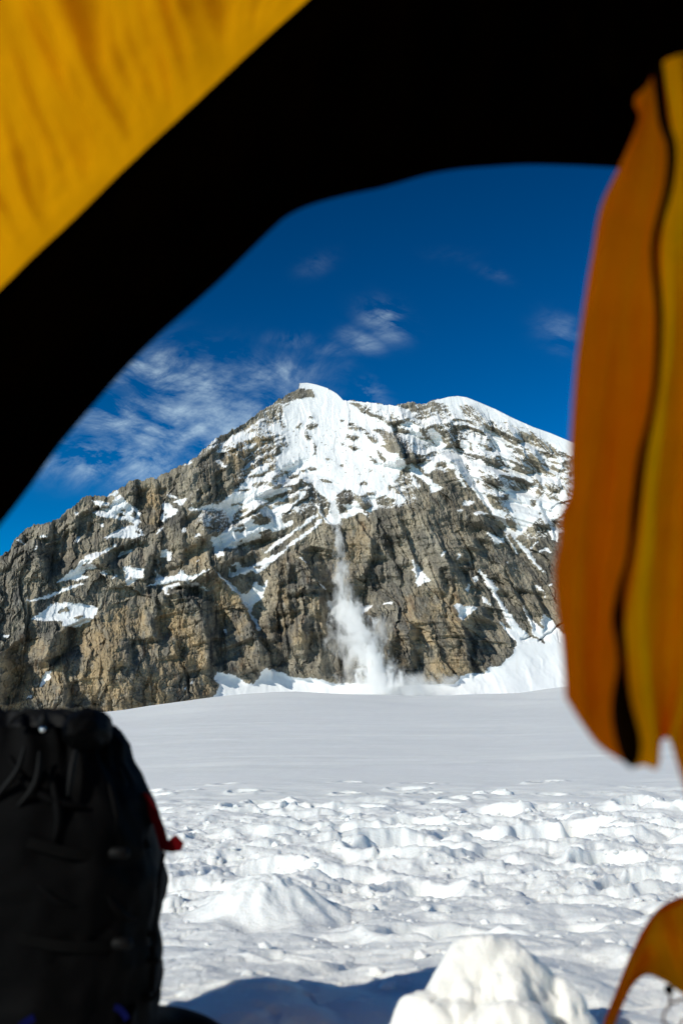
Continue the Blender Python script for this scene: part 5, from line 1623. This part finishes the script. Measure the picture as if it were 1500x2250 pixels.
for pl in ([(55, 1640), (40, 1690), (10, 1730), (-20, 1765)], [(88, 1650), (84, 1700), (70, 1735), (40, 1770)], [(170, 1640), (160, 1680), (150, 1750)], [(262, 1690), (276, 1740), (270, 1800), (262, 1880)]):
    pp = smooth_path(pl, 24)
    P3 = []
    for u, v in pp:
        z_ = pz(v)
        x_ = at(u, v, YP).x
        h_ = float(np.interp(z_, ez, ex)) - PC.x
        rel = min(0.97, abs((x_ - PC.x) / h_))
        yy_ = PC.y - 0.15 * (1 - rel ** 2.67) ** 0.375 - 0.002
        P3.append(Vector((x_ * yy_ / YP, yy_, z_)))
    V, Fc = tube(P3, [0.002 + 0.0035 * math.sin(math.pi * i / 23) for i in range(24)], 8)
    mesh_list('fabric_pleat', V, Fc, M_PACK2, PACK)


def ribbon(name, path, y, w, mat, parent, thick=0.0015, twist=0.0):
    """flat webbing strap: (u, v) path, width in metres"""
    pp = smooth_path(path, 40)
    P3 = [at(u, v, y) for u, v in pp]
    V, Fc = [], []
    for i, p_ in enumerate(P3):
        t_ = (P3[min(i + 1, 39)] - P3[max(i - 1, 0)]).normalized()
        n_ = Vector((t_.z, 0, -t_.x)).normalized()
        d_ = Vector((0, math.cos(twist * i / 39), 0)) * thick
        side = (n_ * math.cos(twist * i / 39) + Vector((0, 1, 0)) * math.sin(twist * i / 39)) * w / 2
        V += [p_ - side - d_, p_ + side - d_, p_ + side + d_, p_ - side + d_]
    for i in range(39):
        for k_ in range(4):
            k2 = (k_ + 1) % 4
            Fc.append((i * 4 + k_, i * 4 + k2, i * 4 + 4 + k2, i * 4 + 4 + k_))
    Fc += [(3, 2, 1, 0), (156, 157, 158, 159)]
    return mesh_list(name, V, Fc, mat, parent, False)


red = ribbon('red_strap', [(312, 1745), (326, 1766), (341, 1795), (353, 1826), (363, 1866)], YP + 0.10, 0.0155, M_RED, PACK)
# tab at the end of the red strap
tabp = [(358, 1870), (370, 1846), (386, 1832), (405, 1852), (399, 1869), (380, 1873)]
V = [at(u, v, YP + 0.096) for u, v in tabp] + [at(u, v, YP + 0.108) for u, v in tabp]
n_ = len(tabp)
Fc = [tuple(range(n_))[::-1], tuple(range(n_, 2 * n_))] + [(i, (i + 1) % n_, n_ + (i + 1) % n_, n_ + i) for i in range(n_)]
mesh_list('strap_tab', V, Fc, M_RED, red, False)
side = [(362, 1872), (358, 1888), (353, 1912), (349, 1960), (345, 2000), (340, 2040), (336, 2070)]
V, Fc = tube([at(u, v, YP + 0.09) for u, v in smooth_path(side, 40)], [0.0032] * 20 + [0.0026] * 20, 8)
mesh_list('compression_cord', V, Fc, M_WEB, PACK)
ring = [(336, 2042), (343, 2050), (345, 2062), (341, 2076), (333, 2080)]
V, Fc = tube([at(u, v, YP + 0.09) for u, v in smooth_path(ring, 20)], 0.0022, 6)
mesh_list('gear_loop', V, Fc, M_WEB, PACK)
ribbon('side_strap', [(332, 2078), (335, 2110), (333, 2150), (330, 2180)], YP + 0.09, 0.012, M_WEB, PACK)
V, Fc = tube([at(330, 2108, YP + .08), at(342, 2112, YP + .08), at(350, 2109, YP + .08)], [0.005, 0.004, 0.0055], 8)
mesh_list('cord_toggle', V, Fc, M_WEB, PACK)
bk_ = [(312, 2192), (330, 2190), (345, 2178), (355, 2160), (357, 2163), (349, 2184), (336, 2200), (314, 2202)]
V = [at(u, v, YP + 0.075) for u, v in bk_] + [at(u, v, YP + 0.086) for u, v in bk_]
n_ = len(bk_)
Fc = [tuple(range(n_))[::-1], tuple(range(n_, 2 * n_))] + [(i, (i + 1) % n_, n_ + (i + 1) % n_, n_ + i) for i in range(n_)]
mesh_list('buckle', V, Fc, M_WEB, PACK, False)
def on_pack(u, v, lift=0.003):
    """point on the camera side of the pack body in the direction of (u, v)"""
    y_ = PC.y - 0.12
    for _ in range(6):
        q_ = at(u, v, y_)
        h_ = float(np.interp(q_.z, ez, ex)) - PC.x
        rel = min(0.985, abs((q_.x - PC.x) / h_))
        dr = 0.15 * (1 - 0.25 * float(sstep(np.array(q_.z), 0.42, 0.60)))
        y_ = PC.y - dr * (1 - rel ** (1 / 0.75 * 2)) ** 0.375 - lift
    return at(u, v, y_ - 0.006)


def web(name, path, w, mat, parent):
    pp = smooth_path(path, 40)
    P3 = [on_pack(u, v) for u, v in pp]
    V, Fc = [], []
    for i, p_ in enumerate(P3):
        t_ = (P3[min(i + 1, 39)] - P3[max(i - 1, 0)]).normalized()
        n_ = t_.cross(Vector((0, -1, 0))).normalized() * w / 2
        d_ = Vector((0, -0.0015, 0))
        V += [p_ - n_, p_ + n_, p_ + n_ - d_, p_ - n_ - d_]
    for i in range(39):
        for k_ in range(4):
            k2 = (k_ + 1) % 4
            Fc.append((i * 4 + k_, i * 4 + k2, i * 4 + 4 + k2, i * 4 + 4 + k_))
    return mesh_list(name, V, Fc, mat, parent, False)


web('side_webbing', [(60, 1850), (140, 1872), (220, 1880), (290, 1868), (326, 1850)], 0.016, M_WEB, PACK)
web('side_webbing', [(40, 2060), (130, 2078), (220, 2080), (290, 2066), (330, 2045)], 0.016, M_WEB, PACK)
for (u, v) in ((262, 1874), (268, 2072)):
    c_ = on_pack(u, v, 0.008)
    V, Fc = tube([c_ + Vector((-0.016, 0, 0)), c_ + Vector((-0.010, -0.003, 0)), c_ + Vector((0.010, -0.003, 0)), c_ + Vector((0.016, 0, 0))], [0.006, 0.010, 0.010, 0.006], 8)
    mesh_list('strap_buckle', V, Fc, M_PACK2, PACK)
for pl in ([(20, 1660), (60, 1720), (120, 1760), (190, 1772)], [(110, 1690), (130, 1790), (120, 1850)], [(240, 1720), (256, 1800), (240, 1860)], [(70, 1930), (130, 1980), (180, 1990)], [(230, 1960), (270, 2010), (300, 2020)]):
    pp = smooth_path(pl, 24)
    V, Fc = tube([on_pack(u, v, -0.002) for u, v in pp], [0.002 + 0.006 * math.sin(math.pi * i / 23) for i in range(24)], 8)
    mesh_list('fabric_pleat', V, Fc, M_PACK, PACK)
# hip belt lying out on the snow
belt = [(300, 2190, 1.66), (345, 2192, 1.80), (385, 2195, 1.90), (430, 2205, 1.93), (470, 2222, 1.92), (505, 2250, 1.88), (530, 2290, 1.80)]
bp = smooth_path(belt, 40)
V, Fc = [], []
for i, (u, v, yb) in enumerate(bp):
    c_ = at(u, v, yb)
    g_ = gz(c_.x, c_.y)
    for (dy, dz_) in ((-0.045, 0.0), (-0.03, 0.022), (0.0, 0.030), (0.03, 0.022), (0.045, 0.0), (0.0, -0.012)):
        V.append(Vector((c_.x, c_.y + dy, max(g_, c_.z - 0.04) + dz_ * (1 - 0.4 * i / 39))))
for i in range(39):
    for k_ in range(6):
        k2 = (k_ + 1) % 6
        Fc.append((i * 6 + k_, i * 6 + k2, i * 6 + 6 + k2, i * 6 + 6 + k_))
Fc += [tuple(range(6))[::-1], tuple(39 * 6 + k_ for k_ in range(6))]
mesh_list('hip_belt', V, Fc, M_PACK, PACK)
ribbon('blue_strap', [(36, 2268), (50, 2252), (64, 2242), (76, 2236)], 1.555, 0.010, M_BLUE, PACK)
ribbon('blue_strap', [(252, 2214), (262, 2216), (272, 2226), (280, 2240)], 1.575, 0.009, M_BLUE, PACK)
